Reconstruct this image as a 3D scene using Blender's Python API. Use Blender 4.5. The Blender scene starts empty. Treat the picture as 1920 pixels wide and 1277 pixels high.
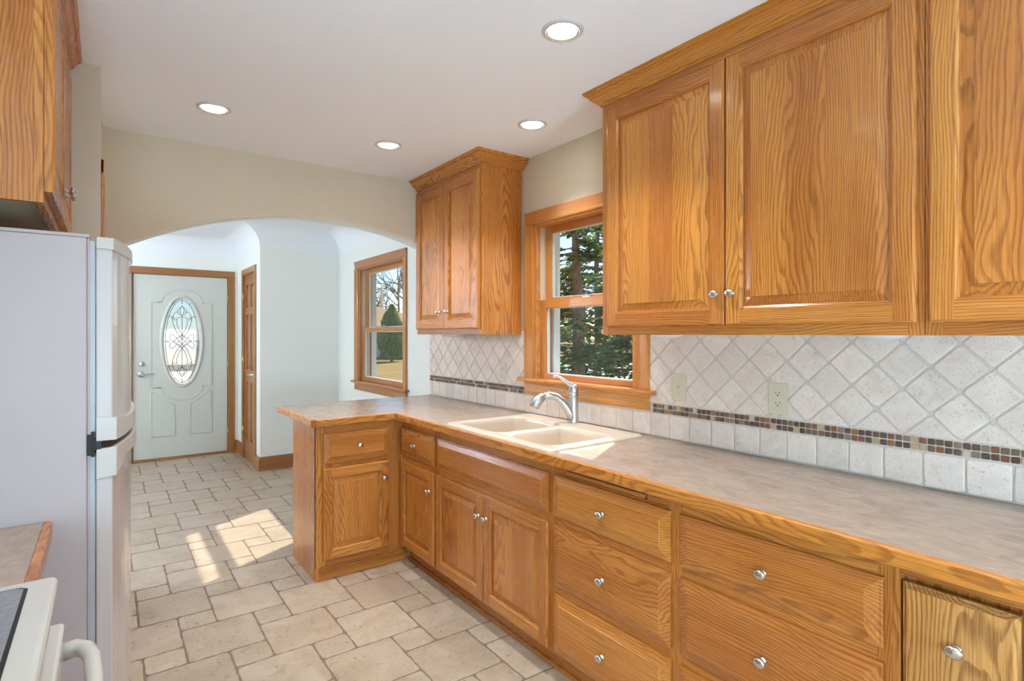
import bpy, bmesh, math, random
from mathutils import Vector, Matrix
R = random.Random(7)
PI = math.pi
SC = bpy.context.scene
COL = SC.collection

# ------------------------------------------------------------------ camera
cam_d = bpy.data.cameras.new('camera')
cam = bpy.data.objects.new('camera', cam_d); COL.objects.link(cam)
cam_d.sensor_fit = 'HORIZONTAL'; cam_d.sensor_width = 36.0
cam_d.lens = 36.0 * 1039.5 / 1920.0
cam_d.shift_y = -(638.5 - 626.0) / 1920.0
cam_d.clip_start = 0.02; cam_d.clip_end = 300
cam.location = (-2.064, 0.0, 1.39)
cam.rotation_euler = (PI / 2, 0, -0.633)
SC.camera = cam

# ------------------------------------------------------------------ world, sun, exposure
SC.view_settings.view_transform = 'Standard'
SC.view_settings.look = 'None'
SC.view_settings.exposure = 1.42
SC.view_settings.gamma = 1.0
SC.view_settings.use_curve_mapping = False
W = bpy.data.worlds.new('world'); SC.world = W; W.use_nodes = True
wn = W.node_tree.nodes; wl = W.node_tree.links
bg = wn['Background']
sky = wn.new('ShaderNodeTexSky'); sky.sky_type = 'NISHITA'; sky.sun_disc = False
sky.sun_elevation = math.radians(38); sky.sun_rotation = math.radians(60)
sky.air_density = 1.0; sky.dust_density = 0.15; sky.ozone_density = 1.2
tint = wn.new('ShaderNodeMix'); tint.data_type = 'RGBA'; tint.blend_type = 'MULTIPLY'; tint.inputs[0].default_value = 1.0
tint.inputs[7].default_value = (0.72, 0.86, 1.0, 1); wl.new(sky.outputs[0], tint.inputs[6])
wl.new(tint.outputs[2], bg.inputs[0]); bg.inputs[1].default_value = 0.085

sun_d = bpy.data.lights.new('sun', 'SUN'); sun_d.energy = 3.5; sun_d.angle = math.radians(0.6)
sun_d.color = (1.0, 0.94, 0.84)
sun = bpy.data.objects.new('sun', sun_d); COL.objects.link(sun)
sun.rotation_euler = Vector((-1.08, -0.61, -1.0)).to_track_quat('-Z', 'Y').to_euler()
sun.location = (20, 12, 20)

cy = SC.cycles
cy.use_denoising = True
try: cy.denoiser = 'OPENIMAGEDENOISE'
except Exception: pass
cy.max_bounces = 9; cy.diffuse_bounces = 5; cy.glossy_bounces = 4; cy.transmission_bounces = 6; cy.transparent_max_bounces = 12
cy.caustics_reflective = False; cy.caustics_refractive = False
cy.sample_clamp_indirect = 6.0
cy.blur_glossy = 0.6

KITCHEN_LAMP_W = 33.0      # each recessed lamp
REAR_FILL_W = 680.0         # each added fill globe, unseen behind the camera
HALL_FILL_W = 680.0         # each added fill globe, unseen in the front room

# ------------------------------------------------------------------ node helpers
class NT:
    def __init__(s, name):
        s.m = bpy.data.materials.new(name); s.m.use_nodes = True
        s.t = s.m.node_tree; s.n = s.t.nodes; s.l = s.t.links
        s.b = s.n['Principled BSDF']; s.out = s.n['Material Output']
    def node(s, k, **kw):
        n = s.n.new(k)
        for a, v in kw.items(): setattr(n, a, v)
        return n
    def link(s, a, b): s.l.new(a, b)
    def put(s, sock, v):
        if hasattr(v, 'is_linked') or isinstance(v, bpy.types.NodeSocket): s.l.new(v, sock)
        else: sock.default_value = v
    def math(s, op, a, b=None, c=None, clamp=False):
        n = s.node('ShaderNodeMath', operation=op); n.use_clamp = clamp
        s.put(n.inputs[0], a)
        if b is not None: s.put(n.inputs[1], b)
        if c is not None: s.put(n.inputs[2], c)
        return n.outputs[0]
    def attr(s, name):
        return s.node('ShaderNodeAttribute', attribute_name=name)
    def vmul(s, v, sc):
        n = s.node('ShaderNodeVectorMath', operation='MULTIPLY'); s.put(n.inputs[0], v); n.inputs[1].default_value = sc
        return n.outputs[0]
    def noise(s, v, scale=1.0, detail=3.0, rough=0.55, dist=0.0, dim='3D'):
        n = s.node('ShaderNodeTexNoise'); n.noise_dimensions = dim
        s.put(n.inputs['Vector'], v); n.inputs['Scale'].default_value = scale
        n.inputs['Detail'].default_value = detail; n.inputs['Roughness'].default_value = rough
        n.inputs['Distortion'].default_value = dist
        return n.outputs[0]
    def sstep(s, x, lo, hi, a=0.0, b=1.0):
        n = s.node('ShaderNodeMapRange', interpolation_type='SMOOTHSTEP'); s.put(n.inputs[0], x)
        n.inputs[1].default_value = lo; n.inputs[2].default_value = hi; n.inputs[3].default_value = a; n.inputs[4].default_value = b
        return n.outputs[0]
    def mix(s, f, a, b, blend='MIX'):
        n = s.node('ShaderNodeMix', data_type='RGBA', blend_type=blend)
        s.put(n.inputs[0], f)
        for k, v in ((6, a), (7, b)):
            if isinstance(v, (tuple, list)): n.inputs[k].default_value = (v[0], v[1], v[2], 1)
            else: s.l.new(v, n.inputs[k])
        return n.outputs[2]
    def bump(s, h, strength=0.3, dist=0.001):
        n = s.node('ShaderNodeBump'); s.l.new(h, n.inputs['Height']); n.inputs['Strength'].default_value = strength
        n.inputs['Distance'].default_value = dist
        s.l.new(n.outputs[0], s.b.inputs['Normal'])
    def set(s, **kw):
        for k, v in kw.items():
            k = {'rough': 'Roughness', 'metal': 'Metallic', 'spec': 'Specular IOR Level', 'coat': 'Coat Weight', 'coatr': 'Coat Roughness',
                 'trans': 'Transmission Weight', 'ior': 'IOR', 'alpha': 'Alpha', 'sss': 'Subsurface Weight'}[k]
            s.put(s.b.inputs[k], v)
        return s
    def color(s, c):
        if isinstance(c, (tuple, list)): s.b.inputs['Base Color'].default_value = (c[0], c[1], c[2], 1)
        else: s.l.new(c, s.b.inputs['Base Color'])
        return s

def lin(r, g, b):
    f = lambda v: (v / 255 / 12.92) if v / 255 <= 0.04045 else ((v / 255 + 0.055) / 1.055) ** 2.4
    return (f(r), f(g), f(b))

def oak(name, light, mid, dark, rough=0.27, band=0.62, spacing=0.0072):
    t = NT(name)
    tc = t.attr('tc').outputs['Vector']; rnd = t.attr('rnd').outputs['Fac']
    sep = t.node('ShaderNodeSeparateXYZ'); t.link(tc, sep.inputs[0]); u, w, g = sep.outputs
    n1 = t.noise(t.vmul(tc, (5.0, 5.0, 1.7)), 1.0, 2.0, 0.5)
    n2 = t.noise(t.vmul(tc, (26.0, 26.0, 5.0)), 1.0, 3.0, 0.55)
    n3 = t.noise(t.vmul(tc, (1.5, 1.5, 0.9)), 1.0, 1.0, 0.5)
    uu = t.math('ADD', u, t.math('MULTIPLY', t.math('SUBTRACT', n1, 0.5), 0.12))
    ww = t.math('ADD', w, t.math('MULTIPLY', t.math('SUBTRACT', n3, 0.5), 0.22))
    r = t.math('SQRT', t.math('ADD', t.math('MULTIPLY', uu, uu), t.math('MULTIPLY', ww, ww)))
    r = t.math('ADD', r, t.math('MULTIPLY', t.math('SUBTRACT', n2, 0.5), 0.010))
    ph = t.math('FRACT', t.math('DIVIDE', r, spacing))
    sk = t.noise(t.vmul(tc, (330.0, 330.0, 9.0)), 1.0, 2.0, 0.6)
    b1 = t.math('MULTIPLY', t.sstep(ph, 0.35, 0.80), t.sstep(ph, 0.90, 1.0, 1.0, 0.0))
    b1 = t.math('MULTIPLY', b1, t.sstep(sk, 0.30, 0.58, 0.45, 1.0))
    # open pores, stretched along the grain
    p1 = t.noise(t.vmul(tc, (620.0, 620.0, 16.0)), 1.0, 2.0, 0.6)
    pores = t.math('MULTIPLY', t.sstep(p1, 0.56, 0.68), t.math('ADD', t.math('MULTIPLY', b1, 0.75), 0.25))
    fine = t.noise(t.vmul(tc, (210.0, 210.0, 4.0)), 1.0, 2.0, 0.6)
    broad = t.noise(t.vmul(tc, (7.0, 7.0, 0.8)), 1.0, 2.0, 0.5)
    c = t.mix(t.sstep(broad, 0.3, 0.7), light, mid)
    c = t.mix(t.math('MULTIPLY', b1, band), c, dark)
    c = t.mix(t.sstep(fine, 0.42, 0.72, 0.0, 0.40), c, dark)
    c = t.mix(t.math('MULTIPLY', pores, 0.5), c, tuple(x * 0.55 for x in dark))
    hsv = t.node('ShaderNodeHueSaturation'); t.link(c, hsv.inputs['Color'])
    t.link(t.math('ADD', 0.496, t.math('MULTIPLY', rnd, 0.008)), hsv.inputs['Hue'])
    t.link(t.math('ADD', 0.91, t.math('MULTIPLY', rnd, 0.18)), hsv.inputs['Value'])
    t.color(hsv.outputs[0])
    t.link(t.math('ADD', rough, t.math('MULTIPLY', pores, 0.25)), t.b.inputs['Roughness'])
    t.set(coat=0.22, coatr=0.12, spec=0.4)
    t.bump(t.math('MULTIPLY', t.math('ADD', pores, t.math('MULTIPLY', b1, 0.3)), -1.0), 0.25, 0.0006)
    return t.m

def plain(name, c, rough=0.5, metal=0.0, bumps=None, var=None, **kw):
    t = NT(name); t.set(rough=rough, metal=metal, **kw)
    tc = t.node('ShaderNodeTexCoord').outputs['Object']
    if var:
        n = t.noise(tc, var[0], 3.0, 0.55)
        t.color(t.mix(t.sstep(n, 0.3, 0.7), tuple(x * (1 - var[1]) for x in c), tuple(min(1, x * (1 + var[1])) for x in c)))
    else: t.color(c)
    if bumps: t.bump(t.noise(tc, bumps[0], 3.0, 0.6), bumps[1], bumps[2])
    return t.m

M = {}
M['oak'] = oak('oak_honey', lin(204, 134, 64), lin(186, 113, 46), lin(116, 58, 18), band=0.56)
M['oak_light'] = oak('oak_light_pullout', lin(198, 144, 86), lin(184, 126, 66), lin(116, 68, 30), band=0.72)
M['oak_trim'] = oak('oak_trim', lin(210, 144, 76), lin(196, 126, 60), lin(146, 84, 34), rough=0.3, band=0.45)
M['oak_door'] = oak('oak_hall', lin(164, 112, 62), lin(150, 98, 50), lin(108, 64, 30), rough=0.35, band=0.5)
M['oak_hall_trim'] = oak('oak_hall_trim', lin(186, 130, 76), lin(172, 114, 62), lin(128, 78, 36), rough=0.35, band=0.45)
M['cab_inside'] = plain('cabinet_underside', lin(200, 180, 150), 0.6, var=(6, 0.06))
M['tan'] = plain('tan_paint', lin(212, 200, 178), 0.75, bumps=(180, 0.12, 0.0006))
M['white_wall'] = plain('white_paint', lin(228, 228, 222), 0.75, bumps=(180, 0.1, 0.0006))
M['ceiling'] = plain('ceiling_paint', lin(246, 250, 255), 0.85, bumps=(120, 0.1, 0.0006))
M['cove'] = plain('cove_paint', lin(228, 229, 232), 0.8)
M['white_door'] = plain('white_door_paint', lin(194, 194, 185), 0.45)
M['fridge'] = plain('fridge_textured_enamel', lin(170, 159, 158), 0.55, bumps=(420, 0.35, 0.0008))
M['fridge_door'] = plain('fridge_door_enamel', lin(184, 176, 174), 0.26, coat=0.5)
M['cream'] = plain('cream_plastic', lin(184, 178, 172), 0.3)
M['gasket'] = plain('grey_gasket', lin(165, 165, 170), 0.5)
M['black'] = plain('black_plastic', (0.010, 0.010, 0.010), 0.65)
M['dark_slot'] = plain('dark_gap', (0.02, 0.012, 0.008), 0.8)
M['brass'] = plain('brass', (0.75, 0.55, 0.22), 0.25, 1.0)
M['porcelain'] = plain('range_enamel', lin(190, 186, 180), 0.2, coat=0.4)
M['cooktop'] = plain('cooktop_glass', lin(118, 118, 126), 0.22, var=(90, 0.08), coat=0.4)
M['ivory'] = plain('ivory_plate', lin(208, 200, 176), 0.35)
M['sink'] = plain('sink_composite', lin(204, 189, 172), 0.3, var=(300, 0.03), coat=0.3)
M['lens'] = None
M['vinyl'] = plain('white_vinyl', lin(212, 222, 224), 0.4)
M['jamb_track'] = plain('jamb_liner', lin(215, 200, 180), 0.5)

def nickel():
    t = NT('brushed_nickel'); t.set(metal=1.0, rough=0.22)
    tc = t.node('ShaderNodeTexCoord').outputs['Object']
    n = t.noise(t.vmul(tc, (900, 900, 40)), 1.0, 2.0, 0.6)
    t.color(t.mix(n, (0.50, 0.48, 0.46), (0.74, 0.72, 0.70)))
    t.link(t.math('ADD', 0.14, t.math('MULTIPLY', n, 0.18)), t.b.inputs['Roughness'])
    return t.m
M['nickel'] = nickel()
M['chrome'] = plain('satin_steel', (0.55, 0.56, 0.58), 0.32, 1.0)

def laminate():
    t = NT('taupe_laminate')
    tc = t.attr('tc').outputs['Vector']
    a = t.noise(t.vmul(tc, (16, 16, 9)), 1.0, 5.0, 0.62, 0.8)
    b = t.noise(t.vmul(tc, (90, 90, 30)), 1.0, 4.0, 0.65)
    s = t.noise(t.vmul(tc, (300, 300, 120)), 1.0, 2.0, 0.6)
    c = t.mix(t.sstep(a, 0.3, 0.72), lin(168, 148, 133), lin(150, 128, 112))
    c = t.mix(t.sstep(b, 0.45, 0.8, 0.0, 0.45), c, lin(184, 168, 155))
    c = t.mix(t.sstep(s, 0.55, 0.85, 0.0, 0.3), c, lin(122, 100, 84))
    t.color(c).set(rough=0.26, spec=0.45)
    return t.m
M['laminate'] = laminate()

def stone(name, c1, c2, c3, pit, rough=0.55, scale=1.0, pits=(0.63, 0.7)):
    t = NT(name)
    tc = t.node('ShaderNodeTexCoord').outputs['Object']; rnd = t.attr('rnd').outputs['Fac']
    av = t.node('ShaderNodeVectorMath', operation='ADD'); t.link(tc, av.inputs[0])
    cmb = t.node('ShaderNodeCombineXYZ'); k = t.math('MULTIPLY', rnd, 37.0)
    for i in range(3): t.link(k, cmb.inputs[i])
    t.link(cmb.outputs[0], av.inputs[1]); p = av.outputs[0]
    a = t.noise(p, 7 * scale, 4.0, 0.6, 0.8); b = t.noise(p, 40 * scale, 4.0, 0.65, 0.3)
    v = t.noise(p, 3.2 * scale, 3.0, 0.55, 2.2)
    c = t.mix(t.sstep(a, 0.3, 0.7), c1, c2)
    c = t.mix(t.sstep(b, 0.5, 0.8, 0.0, 0.5), c, c3)
    c = t.mix(rnd, c, t.mix(0.5, c, c2))
    vein = t.math('ABSOLUTE', t.math('SUBTRACT', v, 0.5))
    vm = t.math('MULTIPLY', t.sstep(vein, 0.0, 0.012, 1.0, 0.0), t.sstep(a, 0.5, 0.7))
    c = t.mix(t.math('MULTIPLY', vm, 0.45), c, pit)
    pn = t.noise(t.vmul(p, (1, 1, 1)), 85 * scale, 3.0, 0.55, 0.4)
    pm = t.math('MULTIPLY', t.sstep(pn, pits[0], pits[1]), t.sstep(b, 0.45, 0.6))
    c = t.mix(t.math('MULTIPLY', pm, 0.6), c, pit)
    hsv = t.node('ShaderNodeHueSaturation'); t.link(c, hsv.inputs['Color'])
    r2 = t.math('FRACT', t.math('MULTIPLY', rnd, 7.31))
    t.link(t.math('ADD', 0.93, t.math('MULTIPLY', r2, 0.12)), hsv.inputs['Value'])
    t.color(hsv.outputs[0]).set(spec=0.4)
    t.link(t.math('ADD', rough, t.math('MULTIPLY', b, 0.2)), t.b.inputs['Roughness'])
    t.bump(t.math('SUBTRACT', t.math('MULTIPLY', b, 0.4), t.math('ADD', pm, t.math('MULTIPLY', vm, 0.5))), 0.5, 0.0012)
    return t.m
M['floor_tile'] = stone('floor_travertine', lin(178, 162, 144), lin(160, 140, 120), lin(194, 182, 166), lin(92, 66, 48), rough=0.26, scale=0.7, pits=(.58, .66))
M['wall_tile'] = stone('tumbled_travertine', lin(232, 219, 208), lin(219, 202, 190), lin(242, 235, 229), lin(160, 138, 118), rough=0.5, scale=2.0, pits=(.56, .66))
M['grout_floor'] = plain('floor_grout', lin(124, 104, 88), 0.9, bumps=(200, 0.5, 0.002))
M['grout_wall'] = plain('wall_grout', lin(204, 198, 190), 0.9, bumps=(250, 0.4, 0.001))

def mosaic_mat():
    t = NT('mosaic_stone'); rnd = t.attr('rnd').outputs['Fac']
    r = t.node('ShaderNodeValToRGB'); t.link(rnd, r.inputs[0]); r.color_ramp.interpolation = 'CONSTANT'
    cols = [(0.0, lin(70, 46, 40)), (0.22, lin(88, 62, 52)), (0.40, lin(104, 80, 66)), (0.54, lin(58, 38, 32)), (0.66, lin(146, 96, 48)), (0.72, lin(188, 160, 126)), (0.80, lin(128, 108, 92)), (0.87, lin(206, 190, 166)), (0.92, lin(120, 66, 34))]
    e = r.color_ramp.elements
    e[0].position = 0; e[0].color = (*cols[0][1], 1); e[1].position = cols[1][0]; e[1].color = (*cols[1][1], 1)
    for p, c in cols[2:]:
        x = e.new(p); x.color = (*c, 1)
    tc = t.node('ShaderNodeTexCoord').outputs['Object']
    n = t.noise(tc, 260, 3.0, 0.6)
    t.color(t.mix(t.sstep(n, 0.3, 0.75, 0.0, 0.35), r.outputs[0], lin(170, 140, 118))).set(rough=0.35)
    return t.m
M['mosaic'] = mosaic_mat()

def glass_mat(name, tint=(1, 1, 1), refl=0.06):
    t = NT(name); t.n.remove(t.b)
    tr = t.node('ShaderNodeBsdfTransparent'); tr.inputs[0].default_value = (*tint, 1)
    gl = t.node('ShaderNodeBsdfGlossy'); gl.inputs['Roughness'].default_value = 0.01
    lw = t.node('ShaderNodeLayerWeight'); lw.inputs[0].default_value = 0.5
    f = t.math('ADD', 0.05, t.math('MULTIPLY', 0.9, t.math('POWER', lw.outputs['Facing'], 4.5)))
    mx = t.node('ShaderNodeMixShader'); t.link(f, mx.inputs[0]); t.link(tr.outputs[0], mx.inputs[1]); t.link(gl.outputs[0], mx.inputs[2])
    t.link(mx.outputs[0], t.out.inputs[0]); return t.m
M['glass'] = glass_mat('window_glass', (0.97, 0.985, 0.98))

def leaded():
    t = NT('textured_leaded_glass'); t.n.remove(t.b)
    tc = t.node('ShaderNodeTexCoord').outputs['Object']
    tr = t.node('ShaderNodeBsdfRefraction'); tr.inputs['Roughness'].default_value = 0.08; tr.inputs['IOR'].default_value = 1.06; tr.inputs[0].default_value = (0.78, 0.9, 1.0, 1)
    tl = t.node('ShaderNodeBsdfTranslucent'); tl.inputs[0].default_value = (0.88, 0.92, 0.95, 1)
    n = t.noise(tc, 60, 4.0, 0.6, 0.6); bp = t.node('ShaderNodeBump'); bp.inputs['Strength'].default_value = 0.5; bp.inputs['Distance'].default_value = 0.002
    t.link(n, bp.inputs['Height']); t.link(bp.outputs[0], tr.inputs['Normal'])
    mx = t.node('ShaderNodeMixShader'); mx.inputs[0].default_value = 0.62
    t.link(tr.outputs[0], mx.inputs[1]); t.link(tl.outputs[0], mx.inputs[2]); t.link(mx.outputs[0], t.out.inputs[0])
    return t.m
M['leaded'] = leaded()
M['bevel_glass'] = glass_mat('bevelled_glass', (0.9, 0.95, 1.0))
M['came'] = plain('lead_came', lin(70, 72, 78), 0.4, 0.6)

def emis(name, c, s):
    t = NT(name); t.b.inputs['Base Color'].default_value = (*c, 1)
    t.b.inputs['Emission Color'].default_value = (*c, 1); t.b.inputs['Emission Strength'].default_value = s
    return t.m
M['lens'] = emis('lit_lamp_lens', (1.0, 0.93, 0.80), 9.0)
M['opal'] = emis('fill_globe_glow', (1.0, 0.95, 0.88), 3.0)  # glowing shell of the added fill lamps
M['puck'] = plain('white_puck', lin(226, 226, 228), 0.35)
M['trim_ring'] = plain('lamp_trim_ring', lin(206, 204, 200), 0.4)
M['ring_dark'] = plain('lamp_baffle', lin(120, 112, 100), 0.5)

def foliage(name, a, b, c):
    t = NT(name); rnd = t.attr('rnd').outputs['Fac']
    col = t.mix(rnd, a, b); n = t.noise(t.node('ShaderNodeTexCoord').outputs['Object'], 1.2, 2.0, 0.5)
    col = t.mix(t.sstep(n, 0.35, 0.7), col, c)
    t.color(col).set(rough=0.7, spec=0.2)
    tl = t.node('ShaderNodeBsdfTranslucent'); t.link(col, tl.inputs[0])
    mx = t.node('ShaderNodeMixShader'); mx.inputs[0].default_value = 0.3
    t.link(t.b.outputs[0], mx.inputs[1]); t.link(tl.outputs[0], mx.inputs[2]); t.link(mx.outputs[0], t.out.inputs[0])
    return t.m
M['spruce'] = foliage('spruce_needles', lin(74, 98, 50), lin(150, 166, 92), lin(108, 134, 70))
M['arbor'] = foliage('arborvitae_leaves', lin(100, 128, 50), lin(156, 170, 84), lin(124, 148, 62))
M['bark'] = plain('conifer_bark', lin(146, 124, 108), 0.9, bumps=(22, 0.9, 0.03), var=(7, 0.35))
M['bare_bark'] = plain('bare_tree_bark', lin(120, 112, 96), 0.9, var=(3, 0.3))
M['twigs'] = plain('dry_twigs', lin(150, 134, 104), 0.9)

def grass_mat():
    t = NT('dormant_lawn'); tc = t.node('ShaderNodeTexCoord').outputs['Object']
    a = t.noise(tc, 0.5, 4.0, 0.6); b = t.noise(tc, 9.0, 5.0, 0.7)
    c = t.mix(t.sstep(a, 0.35, 0.7), lin(156, 130, 78), lin(144, 118, 66))
    c = t.mix(t.sstep(b, 0.4, 0.8, 0.0, 0.55), c, lin(120, 100, 54))
    t.color(c).set(rough=0.95, spec=0.1); t.bump(b, 0.8, 0.03); return t.m
M['grass'] = grass_mat()
M['concrete'] = plain('concrete', lin(190, 190, 184), 0.85, var=(4, 0.06))
M['roof'] = plain('tan_shingles', lin(190, 156, 112), 0.9, var=(14, 0.1))
M['siding'] = plain('cream_siding', lin(196, 188, 156), 0.8)
M['ext_glass'] = plain('dark_window', (0.03, 0.035, 0.04), 0.08)
M['mulch'] = plain('dark_mulch', lin(96, 72, 58), 0.95, var=(12, 0.3))
M['soffit'] = plain('soffit_white', lin(214, 212, 206), 0.7)

# ------------------------------------------------------------------ mesh builder
PERM = {'x': (1, 2, 0), 'y': (0, 2, 1), 'z': (0, 1, 2)}
class MB:
    def __init__(s): s.v = []; s.f = []; s.mats = []; s.smooth = False
    def mi(s, m):
        if m not in s.mats: s.mats.append(m)
        return s.mats.index(m)
    def board(s, grain='z'):
        g = 'xyz'.index(grain)
        a, b, c = PERM[grain]
        return (grain, (R.uniform(-0.25, 0.25), R.uniform(0.02, 0.3) * R.choice((-1, 1)), R.uniform(0, 60)), R.random())
    def add(s, vs, fs, m, bd=None, smooth=False):
        o = len(s.v); s.v += [tuple(v) for v in vs]
        if bd is None: bd = ('z', (0, 0, 0), R.random())
        k = s.mi(m)
        for f in fs: s.f.append((tuple(o + i for i in f), k, bd, smooth))
    def quad(s, a, b, c, d, m, bd=None): s.add([a, b, c, d], [(0, 1, 2, 3)], m, bd)
    def box(s, x0, x1, y0, y1, z0, z1, m, grain='z', bd=None, skip=''):
        x0, x1 = min(x0, x1), max(x0, x1); y0, y1 = min(y0, y1), max(y0, y1); z0, z1 = min(z0, z1), max(z0, z1)
        vs = [(x0, y0, z0), (x1, y0, z0), (x1, y1, z0), (x0, y1, z0), (x0, y0, z1), (x1, y0, z1), (x1, y1, z1), (x0, y1, z1)]
        fs = [(0, 3, 2, 1), (4, 5, 6, 7), (0, 1, 5, 4), (2, 3, 7, 6), (1, 2, 6, 5), (3, 0, 4, 7)]
        s.add(vs, fs, m, bd or s.board(grain)); return s
    def lathe(s, prof, m, seg=24, M_=None, cap=True, sx=1, sy=1, smooth=True):
        vs = []; n = len(prof)
        for r, z in prof:
            for k in range(seg):
                a = 2 * PI * k / seg; p = Vector((r * math.cos(a) * sx, r * math.sin(a) * sy, z))
                vs.append(M_ @ p if M_ else p)
        fs = [(i * seg + k, i * seg + (k + 1) % seg, (i + 1) * seg + (k + 1) % seg, (i + 1) * seg + k) for i in range(n - 1) for k in range(seg)]
        if cap: fs += [tuple(reversed(range(seg))), tuple((n - 1) * seg + k for k in range(seg))]
        s.add(vs, fs, m, None, smooth); return s
    def tube(s, pts, rad, m, seg=8, smooth=True, cap=True, flat=None):
        pts = [Vector(p) for p in pts]; n = len(pts)
        rads = rad if isinstance(rad, (list, tuple)) else [rad] * n
        vs = []; up = Vector((0, 0, 1)); prev = None
        for i, p in enumerate(pts):
            t = (pts[min(i + 1, n - 1)] - pts[max(i - 1, 0)]).normalized()
            if prev is None:
                a = t.cross(up) if abs(t.dot(up)) < 0.95 else t.cross(Vector((1, 0, 0)))
            else: a = prev - t * prev.dot(t)
            a.normalize(); b = t.cross(a); prev = a
            for k in range(seg):
                q = 2 * PI * k / seg
                vs.append(p + (a * math.cos(q) + b * math.sin(q) * (flat or 1)) * rads[i])
        fs = [(i * seg + k, i * seg + (k + 1) % seg, (i + 1) * seg + (k + 1) % seg, (i + 1) * seg + k) for i in range(n - 1) for k in range(seg)]
        if cap: fs += [tuple(reversed(range(seg))), tuple((n - 1) * seg + k for k in range(seg))]
        s.add(vs, fs, m, None, smooth); return s
    def prism(s, poly, axis, a0, a1, m, grain='z', bd=None):
        """poly: 2D points in the two other axes (order x,y,z without axis)"""
        n = len(poly)
        def P(p, a):
            if axis == 'x': return (a, p[0], p[1])
            if axis == 'y': return (p[0], a, p[1])
            return (p[0], p[1], a)
        vs = [P(p, a0) for p in poly] + [P(p, a1) for p in poly]
        fs = [tuple(range(n))[::-1], tuple(range(n, 2 * n))] + [(i, (i + 1) % n, n + (i + 1) % n, n + i) for i in range(n)]
        s.add(vs, fs, m, bd or s.board(grain)); return s
    def sweep(s, path, prof, m, side=1, close=False, grain=None, cap=True):
        """path: 2D polyline (x,y); prof: (d, z), d outward to the left(side=1) of travel. mitred"""
        n = len(path); P2 = [Vector(p) for p in path]; offs = []
        for i in range(n):
            dirs = []
            if i > 0 or close: dirs.append((P2[i] - P2[i - 1]).normalized())
            if i < n - 1 or close: dirs.append((P2[(i + 1) % n] - P2[i]).normalized())
            ns = [Vector((-d.y, d.x)) * side for d in dirs]
            if len(ns) == 2:
                b = ns[0] + ns[1]; b = b / max(1e-6, (1 + ns[0].dot(ns[1])))
            else: b = ns[0]
            offs.append(b)
        k = len(prof)
        segs = n if close else n - 1
        for i in range(segs):
            j = (i + 1) % n
            d = P2[j] - P2[i]; g = grain or ('x' if abs(d.x) > abs(d.y) else 'y')
            bd = s.board(g)
            vs = []
            for q in (i, j):
                for (dd, z) in prof:
                    w = P2[q] + offs[q] * dd; vs.append((w.x, w.y, z))
            fs = [(a, a + 1, k + a + 1, k + a) for a in range(k - 1)]
            if cap and not close:
                if i == 0: fs.append(tuple(range(k)))
                if i == segs - 1: fs.append(tuple(reversed(range(k, 2 * k))))
            s.add(vs, fs, m, bd)
        return s
    def build(s, name, parent=None, bevel=0.0, weld=False, autosmooth=None, seg=2):
        me = bpy.data.meshes.new(name)
        off = Vector((0, 0, 0))
        q = parent
        while q is not None: off += q.location; q = q.parent
        vv = [Vector(v) - off for v in s.v]
        me.from_pydata([tuple(v) for v in vv], [], [f[0] for f in s.f])
        for m in s.mats: me.materials.append(m)
        me.attributes.new('tc', 'FLOAT_VECTOR', 'CORNER'); me.attributes.new('rnd', 'FLOAT', 'CORNER')
        tcd = []; rd = []
        for f in s.f:
            g, o, r = f[2]; a, b, c = PERM[g]
            for i in f[0]:
                p = s.v[i]; tcd += [p[a] * 1.0 - s.cx(a) + o[0], p[b] - s.cx(b) + o[1], p[c] + o[2]]; rd.append(r)
        me.attributes['tc'].data.foreach_set('vector', tcd); me.attributes['rnd'].data.foreach_set('value', rd)
        me.polygons.foreach_set('material_index', [f[1] for f in s.f])
        me.polygons.foreach_set('use_smooth', [f[3] for f in s.f])
        me.update()
        bm = bmesh.new(); bm.from_mesh(me)
        if weld: bmesh.ops.remove_doubles(bm, verts=bm.verts, dist=1e-5)
        bmesh.ops.recalc_face_normals(bm, faces=bm.faces)
        bm.to_mesh(me); bm.free()
        ob = bpy.data.objects.new(name, me); COL.objects.link(ob)
        if parent is not None: ob.parent = parent
        if bevel > 0:
            md = ob.modifiers.new('bevel', 'BEVEL'); md.width = bevel; md.segments = seg; md.limit_method = 'ANGLE'
            md.angle_limit = math.radians(40); md.harden_normals = False
        return ob
    _c = None
    def cx(s, a):
        if s._c is None:
            s._c = tuple((min(v[i] for v in s.v) + max(v[i] for v in s.v)) / 2 for i in range(3))
        return s._c[a]

def thing(name, loc, label, cat, group=None):
    o = bpy.data.objects.new(name, None); COL.objects.link(o); o.location = loc
    o.empty_display_size = 0.1; o['label'] = label; o['category'] = cat
    if group: o['group'] = group
    return o
def tag(o, label, cat, group=None):
    o['label'] = label; o['category'] = cat
    if group: o['group'] = group
    return o
def struct(o): o['kind'] = 'structure'; return o
def root(name, loc):
    o = bpy.data.objects.new(name, None); COL.objects.link(o); o.location = loc; o['kind'] = 'structure'; o.empty_display_size = 0.1
    return o

# key dimensions
CZ = 2.45       # ceiling
CT = 0.914      # counter top
ARY, ARB = 3.525, 3.685   # arch wall faces
HY = 6.035; DX = -0.80; DY = 7.20

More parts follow.
